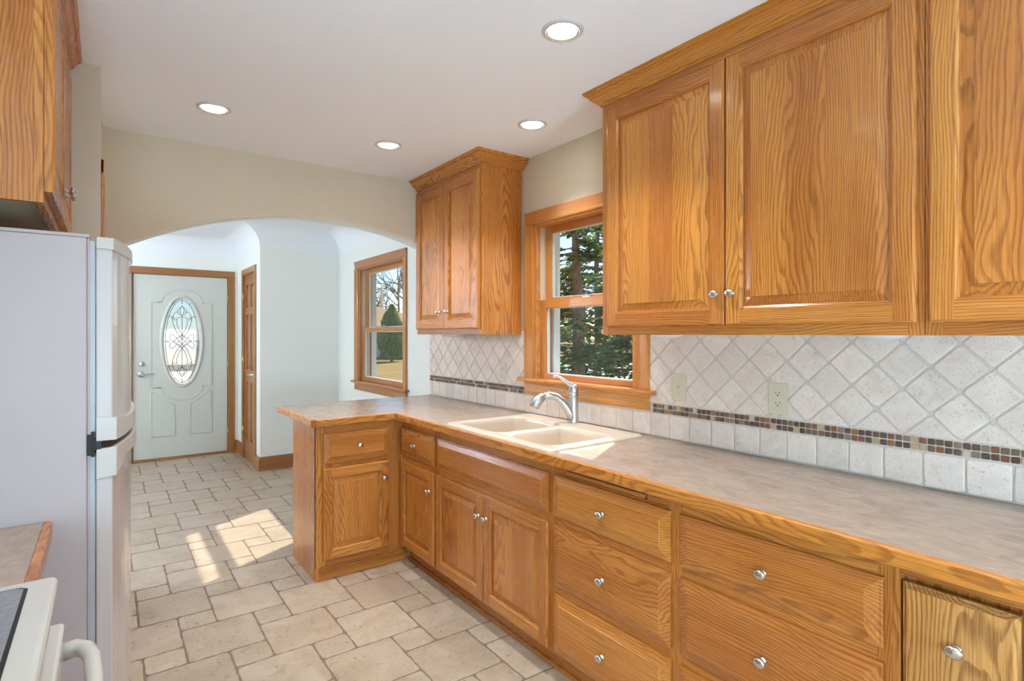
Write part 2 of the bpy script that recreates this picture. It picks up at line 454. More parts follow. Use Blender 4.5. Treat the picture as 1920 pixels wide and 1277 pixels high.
# ------------------------------------------------------------------ floor
def hopscotch(x0, x1, y0, y1):
    p = 0.1546; ax, ay = -1.935, 3.157; g = 0.0042
    mb = MB()
    def tile(cx0, cy0, n):
        X0 = ax + cx0 * p; Y0 = ay + cy0 * p; s = n * p
        if X0 > x1 or X0 + s < x0 or Y0 > y1 or Y0 + s < y0: return
        a, b, c, d = X0 + g, X0 + s - g, Y0 + g, Y0 + s - g
        a, b, c, d = max(a, x0), min(b, x1), max(c, y0), min(d, y1)
        if b - a < 0.01 or d - c < 0.01: return
        near = Y0 < 5.0
        k = 7 * n if near else 2 * n
        j = lambda: R.uniform(-0.0019, 0.0019)
        rim = []
        for (px, py, qx, qy) in ((a, c, b, c), (b, c, b, d), (b, d, a, d), (a, d, a, c)):
            for i in range(k):
                t = i / k
                e = 0.003 if (i == 0) else 0
                jx, jy = j(), j()
                X_ = px + (qx - px) * t + jx; Y_ = py + (qy - py) * t + jy
                if i == 0:
                    X_ += 0.004 if X_ < (a + b) / 2 else -0.004; Y_ += 0.004 if Y_ < (c + d) / 2 else -0.004
                rim.append((X_, Y_))
        n_ = len(rim); cx_, cy_ = (a + b) / 2, (c + d) / 2
        inn = [(x + (0.0035 if x < cx_ else -0.0035) * min(1, abs(x - cx_) * 30), y + (0.0035 if y < cy_ else -0.0035) * min(1, abs(y - cy_) * 30)) for x, y in rim]
        z = R.uniform(-0.0005, 0.0004)
        vs = [(x, y, -0.006) for x, y in rim] + [(x, y, -0.0012 + z) for x, y in rim] + [(x, y, z) for x, y in inn]
        fs = [(i, (i + 1) % n_, n_ + (i + 1) % n_, n_ + i) for i in range(n_)] + [(n_ + i, n_ + (i + 1) % n_, 2 * n_ + (i + 1) % n_, 2 * n_ + i) for i in range(n_)]
        fs.append(tuple(2 * n_ + i for i in range(n_)))
        mb.add(vs, fs, M['floor_tile'], ('z', (0, 0, 0), R.random()))
    for i in range(-40, 40):
        for j in range(-40, 40):
            u = 2 * i + j; v = -i + 2 * j
            tile(u, v, 2); tile(u + 1, v - 1, 1)
    mb.box(x0, x1, y0, y1, -0.12, -0.0035, M['grout_floor'])
    return mb
struct(hopscotch(-3.9, 0.0, -3.0, 7.2).build('floor'))

# ------------------------------------------------------------------ walls
def wall_x(mb, x0, x1, y0, y1, z0, z1, holes, m):
    """wall slab normal to x with rectangular holes (y0,y1,z0,z1)"""
    holes = sorted(holes); y = y0
    for (a, b, c, d) in holes:
        if a > y: mb.box(x0, x1, y, a, z0, z1, m)
        mb.box(x0, x1, a, b, z0, c, m); mb.box(x0, x1, a, b, d, z1, m); y = b
    if y < y1: mb.box(x0, x1, y, y1, z0, z1, m)
def wall_y(mb, y0, y1, x0, x1, z0, z1, holes, m):
    holes = sorted(holes); x = x0
    for (a, b, c, d) in holes:
        if a > x: mb.box(x, a, y0, y1, z0, z1, m)
        mb.box(a, b, y0, y1, z0, c, m); mb.box(a, b, y0, y1, d, z1, m); x = b
    if x < x1: mb.box(x, x1, y0, y1, z0, z1, m)

W1 = (1.785, 2.590, 1.118, 2.040)     # kitchen window opening (y0,y1,z0,z1)
W2 = (4.385, 5.435, 0.910, 2.045)     # front-room window opening
mb = MB(); wall_x(mb, 0.0, 0.17, -3.0, ARY + 0.08, -0.1, CZ, [W1], M['tan']); struct(mb.build('wall_right'))
mb = MB(); wall_x(mb, 0.0, 0.17, ARY + 0.08, 7.4, -0.1, CZ + 0.06, [W2], M['white_wall']); struct(mb.build('wall_right_front_room'))
# exterior face and eave of the house
mb = MB(); mb.box(0.17, 0.90, -3.4, 7.9, 2.33, 2.45, M['soffit'])
mb.box(-5.6, 0.90, -3.6, 7.95, 2.62, 2.75, M['roof']); mb.box(0.80, 0.90, -3.4, 7.9, 2.33, 2.75, M['soffit'])
struct(mb.build('trim_1'))
mb = MB(); mb.box(-3.95, 0.0, -3.0, ARB - 0.08, CZ, CZ + 0.12, M['ceiling']); struct(mb.build('ceiling'))

# arch wall
def arch_z(x):
    d = abs(x + 0.943); return 2.120 - 0.238 * (d ** 2.18)
def arch_wall():
    mb = MB(); xl = -2.0; N = 48
    xs = [xl + (0 - xl) * i / N for i in range(N + 1)]
    for a, b in zip(xs[:-1], xs[1:]):
        za, zb = arch_z(a), arch_z(b)
        mb.quad((a, ARY, za), (b, ARY, zb), (b, ARY, CZ), (a, ARY, CZ), M['tan'])
        mb.quad((a, ARB, za), (b, ARB, zb), (b, ARB, CZ + .05), (a, ARB, CZ + .05), M['white_wall'])
        mb.add([(a, ARY, za), (b, ARY, zb), (b, ARB, zb), (a, ARB, za)], [(0, 1, 2, 3)], M['white_wall'], None, True)
    zl = arch_z(xl)
    mb.quad((xl, ARY, 0), (xl, ARB, 0), (xl, ARB, zl), (xl, ARY, zl), M['white_wall'])
    mb.quad((-2.3, ARY, 0), (xl, ARY, 0), (xl, ARY, CZ), (-2.3, ARY, CZ), M['tan'])
    mb.quad((-2.3, ARB, 0), (xl, ARB, 0), (xl, ARB, CZ + .05), (-2.3, ARB, CZ + .05), M['white_wall'])
    mb.box(-5.2, -2.3, ARY, ARB, -0.1, CZ + 0.05, M['white_wall'])
    return mb
struct(arch_wall().build('wall_arch', weld=True))
# wall between kitchen and side room with an oak cased doorway
mb = MB(); mb.box(-3.0, -2.20, 2.736, 2.86, -0.1, CZ, M['tan'])
mb.box(-2.20, -2.078, 2.736, 2.82, -0.1, CZ, M['tan']); mb.box(-2.20, -2.078, 3.46, ARY, -0.1, CZ, M['tan']); mb.box(-2.20, -2.078, 2.82, 3.46, 2.03, CZ, M['tan'])
struct(mb.build('wall_left_stub'))
r = root('door_3', (-2.078, 3.14, 0))
mb = MB(); mb.box(-2.0775, -2.068, 2.742, 2.825, 0, 2.085, M['oak_trim'], 'z'); mb.box(-2.0775, -2.068, 3.455, 3.520, 0, 2.085, M['oak_trim'], 'z')
mb.box(-2.0775, -2.066, 2.742, 3.520, 2.03, 2.086, M['oak_trim'], 'y'); mb.build('casing', r, 0.002)
mb = MB(); mb.box(-2.16, -2.12, 2.825, 3.455, 0.005, 2.03, M['oak_door'], 'z'); mb.build('door_slab', r, 0.002)
# left, back and outer walls
mb = MB(); mb.box(-3.0, -2.82, -3.0, 2.736, -0.1, CZ, M['tan']); struct(mb.build('wall_left'))
mb = MB(); wall_y(mb, -3.15, -3.0, -3.0, 0.17, -0.1, CZ, [(-2.3, -0.5, 0.9, 2.1)], M['tan']); struct(mb.build('wall_back'))
mb = MB(); mb.box(-3.95, -3.8, ARB, 7.2, -0.1, CZ + .06, M['white_wall']); struct(mb.build('wall_front_room_left'))
mb = MB(); mb.box(DX, 0.0, HY, HY + 0.12, -0.1, CZ + .06, M['white_wall']); struct(mb.build('wall_hall'))
CL = (6.275, 6.825, -0.1, 2.045)
mb = MB(); wall_x(mb, DX, DX + 0.12, HY + 0.12, DY, -0.1, CZ + .06, [CL], M['white_wall']); struct(mb.build('wall_closet'))
FD = (-1.832, -0.902, -0.1, 2.050)
mb = MB(); wall_y(mb, DY, DY + 0.16, -3.95, 0.17, -0.1, CZ + .06, [FD], M['white_wall']); struct(mb.build('wall_entry'))

# far room ceiling with plaster cove
def cove():
    out = [(0.0, ARB), (0.0, HY), (DX, HY), (DX, DY), (-3.8, DY), (-3.8, ARB)]
    n = len(out); rad = 0.21; z0 = 2.262; mb = MB()
    def inset(d):
        res = []
        for i in range(n):
            p = Vector(out[i]); a = (p - Vector(out[i - 1])).normalized(); b = (Vector(out[(i + 1) % n]) - p).normalized()
            na, nb = Vector((-a.y, a.x)), Vector((-b.y, b.x))
            res.append(p + (na + nb) * d)
        return res
    rings = []
    for k in range(11):
        t = k / 10 * PI / 2
        d = rad * (1 - math.cos(t)); z = z0 + rad * math.sin(t)
        rings.append([(q.x, q.y, z) for q in inset(d)])
    rings.insert(0, [(q.x, q.y, z0) for q in inset(0.0)])
    vs = [v for r_ in rings for v in r_]
    fs = [(k * n + i, k * n + (i + 1) % n, (k + 1) * n + (i + 1) % n, (k + 1) * n + i) for k in range(len(rings) - 1) for i in range(n)]
    L = (len(rings) - 1) * n
    mb.add(vs, fs, M['cove'], None, False)
    t = rings[-1]
    mb.add(t, [tuple(range(n))], M['cove'])
    mb.box(-3.95, 0.17, ARB - 0.08, 7.36, 2.49, 2.56, M['cove'])
    return mb
o = cove().build('ceiling_front_room', weld=True); struct(o)
for i_, p in enumerate(o.data.polygons): p.use_smooth = False

# baseboards
BB = [(0, 0), (0.022, 0), (0.022, 0.012), (0.016, 0.02), (0.016, 0.105), (0.011, 0.118), (0.011, 0.126), (0.006, 0.138), (0, 0.140)]
def base(name, path, side=1):
    mb = MB(); mb.sweep(path, BB, M['oak_door'], side); return struct(mb.build(name))
base('baseboard_hall', [(0.0, HY), (DX, HY), (DX, 6.20)], 1)
base('baseboard_entry', [(DX, 6.905), (DX, DY), (-0.83, DY)], 1)
base('baseboard_right', [(0.0, 3.90), (0.0, HY)], 1)
base('baseboard_entry_left', [(-1.91, DY), (-3.8, DY)], 1)

# ------------------------------------------------------------------ windows
def window(name, wy0, wy1, wz0, wz1, rail, casing, stool, apron, lw, uw, wood='oak_trim'):
    """double hung window in the x=0 wall"""
    r = root(name, (0.0, (wy0 + wy1) / 2, wz0)); o_ = M[wood]
    mb = MB(); cw = casing
    for (a, b) in ((wy0 - cw, wy0), (wy1, wy1 + cw)):
        flip = a > (wy0 + wy1) / 2
        e0, e1 = (b, a) if flip else (a, b)   # e0 outer edge
        prof = [(e0, 0.0), (e0, -0.019), (e0 + (e1 - e0) * .12, -0.021), (e0 + (e1 - e0) * .3, -0.017), (e0 + (e1 - e0) * .8, -0.012), (e0 + (e1 - e0) * .9, -0.013), (e1, -0.009), (e1, 0.0)]
        mb.prism([(-0 + q[1], q[0]) for q in prof], 'z', wz0 - 0.0, wz1 + 0.0, o_, 'z')
    prof = [(0.0, wz1 + cw), (-0.019, wz1 + cw), (-0.021, wz1 + cw * .88), (-0.017, wz1 + cw * .7), (-0.012, wz1 + cw * .2), (-0.013, wz1 + cw * .1), (-0.009, wz1), (0.0, wz1)]
    mb.prism(prof, 'y', wy0 - cw, wy1 + cw, o_, 'y')
    mb.build('window_casing', r, 0.0015)
    mb = MB()
    # jamb boards + liners
    for a, b in ((wy0, wy0 + 0.012), (wy1 - 0.012, wy1)): mb.box(0.0, 0.15, a, b, wz0, wz1, o_, 'z')
    mb.box(0.0, 0.15, wy0, wy1, wz1 - 0.012, wz1, o_, 'y'); mb.box(0.03, 0.15, wy0, wy1, wz0 - 0.01, wz0 + 0.008, o_, 'y')
    for a, b in ((wy0 + 0.012, wy0 + 0.022), (wy1 - 0.022, wy1 - 0.012)):
        mb.box(0.0, 0.030, a, b, wz0, wz1 - .012, o_, 'z')      # inner stop
    mb.build('window_frame', r, 0.001)
    mb = MB()
    for a, b in ((wy0 + 0.012, wy0 + 0.018), (wy1 - 0.018, wy1 - 0.012)):
        mb.box(0.030, 0.068, a, b, wz0 + .008, wz1 - .012, M['jamb_track']); mb.box(0.072, 0.11, a, b, wz0 + .008, wz1 - .012, M['jamb_track'])
    mb.build('jamb_liner', r)
    st = MB(); so = stool[0]
    st.prism([(0.03, wz0 - 0.012), (-so + .004, wz0 - 0.012), (-so, wz0 - 0.008), (-so, wz0 + 0.002), (-so + .006, wz0 + 0.008), (0.03, wz0 + 0.008)], 'y', wy0 - stool[1], wy1 + stool[1], o_, 'y')
    st.build('window_sill', r, 0.001)
    ap = MB(); ap.prism([(0.0, apron), (-0.014, apron), (-0.018, apron + .02), (-0.014, wz0 - .03), (-0.018, wz0 - 0.013), (0.0, wz0 - .013)], 'y', wy0 - cw, wy1 + cw, o_, 'y')
    ap.build('apron', r, 0.001)
    def sash(nm, x0, x1, y0, y1, z0, z1, st_, top, bot):
        mb = MB()
        mb.box(x0, x1, y0, y0 + st_, z0, z1, o_, 'z'); mb.box(x0, x1, y1 - st_, y1, z0, z1, o_, 'z')
        mb.box(x0, x1, y0 + st_, y1 - st_, z0, z0 + bot, o_, 'y'); mb.box(x0, x1, y0 + st_, y1 - st_, z1 - top, z1, o_, 'y')
        s_ = mb.build(nm, r, 0.0015)
        g = MB(); xm = (x0 + x1) / 2; g.quad((xm, y0 + st_ - .004, z0 + bot - .004), (xm, y1 - st_ + .004, z0 + bot - .004), (xm, y1 - st_ + .004, z1 - top + .004), (xm, y0 + st_ - .004, z1 - top + .004), M['glass'])
        g.build('glass_pane', s_)
        bd = MB(); t_ = 0.005; a, b, c, d = y0 + st_, y1 - st_, z0 + bot, z1 - top
        for q in ((a, a + t_, c, d), (b - t_, b, c, d), (a, b, c, c + t_), (a, b, d - t_, d)): bd.box(xm - .006, xm + .012, q[0], q[1], q[2], q[3], M['vinyl'])
        bd.build('glazing_bead', s_)
        return s_
    sash('lower_sash', 0.032, 0.066, wy0 + .019, wy1 - .019, wz0 + .008, rail + 0.032, lw[0], lw[1], lw[2])
    sash('upper_sash', 0.074, 0.108, wy0 + .019, wy1 - .019, rail - 0.004, wz1 - .012, uw[0], uw[1], uw[2])
    lk = MB(); ym = (wy0 + wy1) / 2
    lk.box(0.040, 0.066, ym - .03, ym + .03, rail + .033, rail + .039, M['nickel']); lk.lathe([(0.012, rail + .039), (0.012, rail + .046), (0.004, rail + .05)], M['nickel'], 12, Matrix.Translation((0.052, ym, 0)))
    lk.tube([(0.05, ym, rail + .046), (0.044, ym + .03, rail + .05)], .004, M['nickel'], 6)
    lk.build('sash_lock', r)
    # exterior vinyl channels seen through the lower pane
    ex = MB()
    for a, b in ((wy0 - .02, wy0 + .035), (wy1 - .035, wy1 + .02)):
        ex.box(0.125, 0.175, a, b, wz0 - .03, wz1 + .03, M['vinyl'])
    ex.box(0.125, 0.185, wy0 - .02, wy1 + .02, wz0 - .05, wz0 + .012, M['vinyl']); ex.box(0.125, 0.175, wy0 - .02, wy1 + .02, wz1 - .03, wz1 + .03, M['vinyl'])
    ex.build('storm_frame', r)
    return r
window('window_1', W1[0], W1[1], W1[2], W1[3], 1.558, 0.075, (0.045, 0.115), 1.030, (0.050, 0.048, 0.030), (0.050, 0.040, 0.050))
window('window_2', W2[0], W2[1], W2[2], W2[3], 1.420, 0.075, (0.045, 0.11), 0.826, (0.050, 0.040, 0.045), (0.050, 0.040, 0.040), 'oak_hall_trim')
r = root('window_added', (-1.4, -3.07, 1.5))  # unseen back window, added to let sky light into the kitchen
mb = MB(); mb.box(-2.38, -0.42, -3.0, -2.98, 0.82, 0.9, M['oak_trim'], 'x'); mb.box(-2.38, -0.42, -3.0, -2.98, 2.1, 2.18, M['oak_trim'], 'x')
mb.box(-2.38, -2.3, -3.0, -2.98, .9, 2.1, M['oak_trim']); mb.box(-.5, -.42, -3.0, -2.98, .9, 2.1, M['oak_trim']); mb.box(-1.43, -1.37, -3.1, -3.05, .9, 2.1, M['oak_trim']); mb.build('window_frame', r)
mb = MB(); mb.quad((-2.3, -3.08, .9), (-.5, -3.08, .9), (-.5, -3.08, 2.1), (-2.3, -3.08, 2.1), M['glass']); mb.build('glass_pane', r)

# ------------------------------------------------------------------ doors of the entry
def front_door():
    r = root('door_1', (-1.367, DY, 0))
    x0, x1, zt = -1.826, -0.908, 2.042; yf = DY + 0.012; o_ = M['oak_door']
    mb = MB()
    mb.box(x1 + .006, x1 + .074, DY - .018, DY + .0, 0, zt + .008, o_, 'z'); mb.box(x0 - .074, x0 - .006, DY - .018, DY, 0, zt + .008, o_, 'z')
    mb.box(x0 - .074, x1 + .074, DY - .018, DY, zt + .008, zt + .076, o_, 'x'); mb.build('door_casing', r, 0.003)
    mb = MB(); mb.box(x0 - .006, x0, DY, DY + .15, 0, zt + .008, o_, 'z'); mb.box(x1, x1 + .006, DY, DY + .15, 0, zt + .008, o_, 'z'); mb.box(x0, x1, DY, DY + .15, zt, zt + .008, o_, 'x')
    mb.build('door_jamb', r)
    mb = MB(); mb.box(x0, x1, DY - .02, DY + .12, 0.0, .020, M['oak_door'], 'x'); mb.build('threshold', r, .003)
    cx, cz, ra, rb = -1.367, 1.306, 0.190, 0.492
    # slab with an oval hole
    mb = MB(); N = 64
    el = [(cx + ra * math.cos(2 * PI * k / N), cz + rb * math.sin(2 * PI * k / N)) for k in range(N)]
    def sq(k):
        a = 2 * PI * k / N; c, s_ = math.cos(a), math.sin(a)
        hx0, hx1, hz0, hz1 = x0 + .004, x1 - .004, .024, zt - .004
        t = 1e9
        if c > 1e-6: t = min(t, (hx1 - cx) / c)
        if c < -1e-6: t = min(t, (hx0 - cx) / c)
        if s_ > 1e-6: t = min(t, (hz1 - cz) / s_)
        if s_ < -1e-6: t = min(t, (hz0 - cz) / s_)
        return (cx + c * t, cz + s_ * t)
    outp = [sq(k) for k in range(N)]
    corners = [(x1 - .004, zt - .004), (x0 + .004, zt - .004), (x0 + .004, .024), (x1 - .004, .024)]
    for c in corners:
        k = min(range(N), key=lambda i: (outp[i][0] - c[0]) ** 2 + (outp[i][1] - c[1]) ** 2); outp[k] = c
    for (y, _) in ((yf, 0), (yf + .044, 0)):
        vs = [(p[0], y, p[1]) for p in el] + [(p[0], y, p[1]) for p in outp]
        mb.add(vs, [(k, (k + 1) % N, N + (k + 1) % N, N + k) for k in range(N)], M['white_door'])
    for P_ in (el, outp):
        vs = [(p[0], yf, p[1]) for p in P_] + [(p[0], yf + .044, p[1]) for p in P_]
        mb.add(vs, [(k, (k + 1) % N, N + (k + 1) % N, N + k) for k in range(N)], M['white_door'])
    slab = mb.build('door_slab', r, weld=True)
    # oval glazing frame
    mb = MB(); N = 72; prof = [(-.004, .004), (0.010, -.014), (0.022, -.016), (0.032, -.010), (0.040, .002)]
    vs = []
    for k in range(N):
        a = 2 * PI * k / N; c, s_ = math.cos(a), math.sin(a)
        for d, y in prof: vs.append((cx + (ra - .012 + d) * c, yf + y, cz + (rb - .012 + d) * s_))
    q = len(prof)
    mb.add(vs, [(k * q + i, ((k + 1) % N) * q + i, ((k + 1) % N) * q + i + 1, k * q + i + 1) for k in range(N) for i in range(q - 1)], M['white_door'], None, True)
    mb.build('oval_frame', slab)
    # embossed mouldings
    def ridge(pts, w=.011, h=.006, close=True):
        m2 = MB(); n = len(pts); P3 = [Vector(p) for p in pts]; L = []; 
        for i in range(n):
            a = P3[i - 1] if (i > 0 or close) else P3[i]; b = P3[(i + 1) % n] if (i < n - 1 or close) else P3[i]
            d = (b - a).normalized(); nn = Vector((-d.y, d.x)); L.append(nn)
        vs = []
        for i in range(n):
            for (o_, hh) in ((-w, 0.0005), (-w * .55, -h), (0, -h * .35), (w * .55, -h), (w, 0.0005)):
                p = P3[i] + L[i] * o_; vs.append((p.x, yf + hh, p.y))
        m2.add(vs, [(i * 5 + j, ((i + 1) % n) * 5 + j, ((i + 1) % n) * 5 + j + 1, i * 5 + j + 1) for i in range(n if close else n - 1) for j in range(4)], M['white_door'], None, True)
        return m2
    up = []
    X0, X1, ZT, ZB = x0 + .165, x1 - .165, 1.735, 0.80
    up += [(X0, ZB), (X0, ZT), (cx - .20, ZT)]
    for k in range(13):
        a = PI - PI * k / 12; up.append((cx + .20 * math.cos(a), ZT + .15 * math.sin(a)))
    up += [(cx + .20, ZT), (X1, ZT), (X1, ZB), (cx + .20, ZB)]
    for k in range(13):
        a = -PI * k / 12; up.append((cx + .20 * math.cos(a), ZB - .15 * math.sin(-a)))
    up += [(cx - .20, ZB)]
    ridge(up).build('moulding', slab)
    def lower(sgn):
        a, b = (cx + sgn * .075, cx + sgn * (cx - X0)); pts = [(b, .26), (b, .745)]
        for k in range(1, 9):
            t = k / 9; pts.append((b + (a - b) * t, .745 - .135 * (0.5 - .5 * math.cos(PI * t)) - (0.0)))
        pts += [(a, .605), (a, .26)]; return pts
    for sgn in (-1, 1):
        ridge(lower(sgn)).build('moulding', slab)
    # glass and came
    yg = yf + .016
    mb = MB(); N = 64
    ring = [(cx + (ra) * math.cos(2 * PI * k / N), yg, cz + rb * math.sin(2 * PI * k / N)) for k in range(N)]
    mb.add(ring, [tuple(range(N))], M['leaded']); mb.build('oval_glass', slab)
    mb = MB(); yc = yg - .004
    def tb(pts, rr=.0032, mirror=True):
        for s_ in ((1, -1) if mirror else (1,)):
            mb.tube([(cx + s_ * p[0], yc, cz + p[1]) for p in pts], rr, M['came'], 6)
    def sm(ctrl, n=8):
        out = []
        for i in range(len(ctrl) - 1):
            p0 = ctrl[max(i - 1, 0)]; p1 = ctrl[i]; p2 = ctrl[i + 1]; p3 = ctrl[min(i + 2, len(ctrl) - 1)]
            for k in range(n):
                t = k / n
                out.append(tuple(.5 * (2 * p1[j] + (p2[j] - p0[j]) * t + (2 * p0[j] - 5 * p1[j] + 4 * p2[j] - p3[j]) * t * t + (3 * p1[j] - p0[j] - 3 * p2[j] + p3[j]) * t ** 3) for j in (0, 1)))
        out.append(ctrl[-1]); return out
    E_ = lambda s1, a: (ra * s1 * math.cos(a), (rb - (1 - s1) * .19) * math.sin(a))
    tb([E_(.84, 2 * PI * k / 60) for k in range(61)], .003, False)
    tb([(0, .47), (0, .42)], mirror=False); tb([(0, -.47), (0, -.42)], mirror=False); tb([(0, .29), (0, -.05)], .0028, False); tb([(0, -.08), (0, -.30)], .0028, False)
    for a in (0.0, .62, 1.1, -.62, -1.1): tb([E_(.84, a), E_(1.0, a)], .003)
    for a in (.68, -.66): 
        p = E_(.84, a); tb([p, (p[0] * .55, p[1] * .8)], .003)
    for sg in (1, -1):
        f = lambda P: [(x, z * sg) for x, z in P]
        tb(sm(f([(0.0, .40), (.022, .345), (0.0, .28)])), .003)                        # bud
        tb(sm(f([(0.012, .38), (.045, .35), (.035, .31), (.012, .295)])), .0026)
        tb(sm(f([(.03, .33), (.07, .32), (.085, .28), (.06, .25), (.03, .27), (.0, .27)])), .0026)
        tb(sm(f([(.09, .28), (.092, .22), (.05, .10), (.0, .03), (-.045, -.01)])), .003)      # big ribbon
        tb(sm(f([(.05, .25), (.045, .17), (.0, .07), (-.04, .03), (-.09, -.01)])), .0028)
        tb(sm(f([(.045, .03), (.10, .08), (.12, .05), (.11, .015), (.155, .0)])), .0028)
        tb(sm(f([(.0, .075), (.05, .035), (.10, .0)])), .0026)
    mb.build('leaded_pattern', slab)
    # hardware
    mb = MB(); RX = Matrix.Rotation(PI / 2, 4, 'X')
    mb.lathe([(0.032, 0), (0.032, .006), (0.026, .012), (.018, .014)], M['chrome'], 20, Matrix.Translation((x0 + .072, yf, .950)) @ RX)
    mb.lathe([(0.012, .014), (0.012, .045), (.008, .052)], M['chrome'], 12, Matrix.Translation((x0 + .072, yf, .950)) @ RX)
    mb.tube([(x0 + .072, yf - .046, .950), (x0 + .10, yf - .05, .945), (x0 + .135, yf - .05, .955), (x0 + .17, yf - .046, .958), (x0 + .195, yf - .043, .950)], [.009, .008, .007, .006, .004], M['chrome'], 8)
    mb.build('door_handle', slab)
    mb = MB(); mb.lathe([(0.028, 0), (0.028, .008), (0.022, .014), (0.0, .016)], M['chrome'], 20, Matrix.Translation((x0 + .075, yf, 1.065)) @ RX)
    mb.box(x0 + .069, x0 + .081, yf - .032, yf - .012, 1.045, 1.085, M['chrome']); mb.build('deadbolt', slab)
    for z in (1.80, 1.02, .24):
        mb = MB(); mb.tube([(x1 + .002, yf - .012, z - .05), (x1 + .002, yf - .012, z + .05)], .007, M['brass'], 8); mb.box(x1 - .002, x1 + .012, yf - .008, yf - .004, z - .05, z + .05, M['brass']); mb.build('hinge', slab)
    # storm door outside with its cross bar
    mb = MB(); ys = DY + .14
    for q in ((x0, x0 + .07, 0.02, zt), (x1 - .07, x1, .02, zt)): mb.box(q[0], q[1], ys, ys + .02, q[2], q[3], M['vinyl'])
    mb.box(x0, x1, ys, ys + .02, zt - .07, zt, M['vinyl']); mb.box(x0, x1, ys, ys + .02, 0.02, .25, M['vinyl']); mb.box(x0, x1, ys, ys + .02, 1.185, 1.225, M['gasket'])
    mb.build('storm_door', r)
front_door()

def closet_door():
    r = root('door_2', (DX, 6.55, 0)); y0, y1, zt = 6.285, 6.815, 2.035; xf = DX + .004; o_ = M['oak_door']
    mb = MB()
    mb.box(DX - .016, DX, 6.200, 6.275, 0, 2.045, o_, 'z'); mb.box(DX - .016, DX, 6.825, 6.900, 0, 2.045, o_, 'z'); mb.box(DX - .016, DX, 6.200, 6.900, 2.045, 2.110, o_, 'y')
    mb.build('door_casing', r, .003)
    mb = MB(); mb.box(DX, DX + .11, 6.275, 6.284, 0, 2.045, o_, 'z'); mb.box(DX, DX + .11, 6.816, 6.825, 0, 2.045, o_, 'z'); mb.box(DX, DX + .11, 6.275, 6.825, 2.036, 2.045, o_, 'y'); mb.build('door_jamb', r)
    mb = MB(); sw = .085; mid = (y0 + y1) / 2
    rails = [(0.01, .22), (.86, 1.0), (1.60, 1.68), (1.93, zt)]
    mb.box(xf, xf + .035, y0, y0 + sw, .01, zt, o_, 'z'); mb.box(xf, xf + .035, y1 - sw, y1, .01, zt, o_, 'z'); mb.box(xf, xf + .035, mid - .04, mid + .04, .01, zt, o_, 'z')
    for a, b in rails:
        mb.box(xf, xf + .035, y0 + sw, mid - .04, a, b, o_, 'y'); mb.box(xf, xf + .035, mid + .04, y1 - sw, a, b, o_, 'y')
    for (a, b) in ((rails[0][1], rails[1][0]), (rails[1][1], rails[2][0]), (rails[2][1], rails[3][0])):
        for (c, d) in ((y0 + sw, mid - .04), (mid + .04, y1 - sw)):
            bd = mb.board('z')
            P_ = [(0, .014), (.02, .012), (.035, .004)]
            pr = None
            for ins, dep in P_:
                q = [(xf + dep, c + ins, a + ins), (xf + dep, d - ins, a + ins), (xf + dep, d - ins, b - ins), (xf + dep, c + ins, b - ins)]
                if pr: 
                    for i in range(4): mb.quad(pr[i], pr[(i + 1) % 4], q[(i + 1) % 4], q[i], o_, bd)
                pr = q
            mb.quad(*pr, o_, bd)
    slab = mb.build('door_slab', r)
    mb = MB(); RY = Matrix.Rotation(-PI / 2, 4, 'Y')
    mb.lathe([(0.026, 0), (0.026, .006), (.012, .012), (.011, .04)], M['chrome'], 18, Matrix.Translation((xf, y0 + .06, .955)) @ RY)
    mb.tube([(xf - .042, y0 + .06, .955), (xf - .046, y0 + .10, .952), (xf - .043, y0 + .15, .958)], [.009, .008, .005], M['chrome'], 8); mb.build('door_handle', slab)
    for z in (1.80, 1.09, .31):
        mb = MB(); mb.tube([(DX - .016, y1 + .006, z - .05), (DX - .016, y1 + .006, z + .05)], .008, M['brass'], 8); mb.box(DX - .013, DX - .006, y1 - .006, y1 + .02, z - .05, z + .05, M['brass']); mb.build('hinge', slab)
closet_door()

# ------------------------------------------------------------------ cabinets
class Face:
    """maps (a, d, z): a along the face, d outwards"""
    def __init__(s, kind, pos): s.k = kind; s.p = pos
    def __call__(s, a, d, z):
        if s.k == 'x-': return (s.p - d, a, z)
        if s.k == 'x+': return (s.p + d, a, z)
        if s.k == 'y-': return (a, s.p - d, z)
    @property
    def h(s): return 'x' if s.k[0] == 'y' else 'y'
    def box(s, mb, a0, a1, d0, d1, z0, z1, m, grain, bd=None):
        p = s(a0, d0, z0); q = s(a1, d1, z1); mb.box(p[0], q[0], p[1], q[1], p[2], q[2], m, grain, bd)

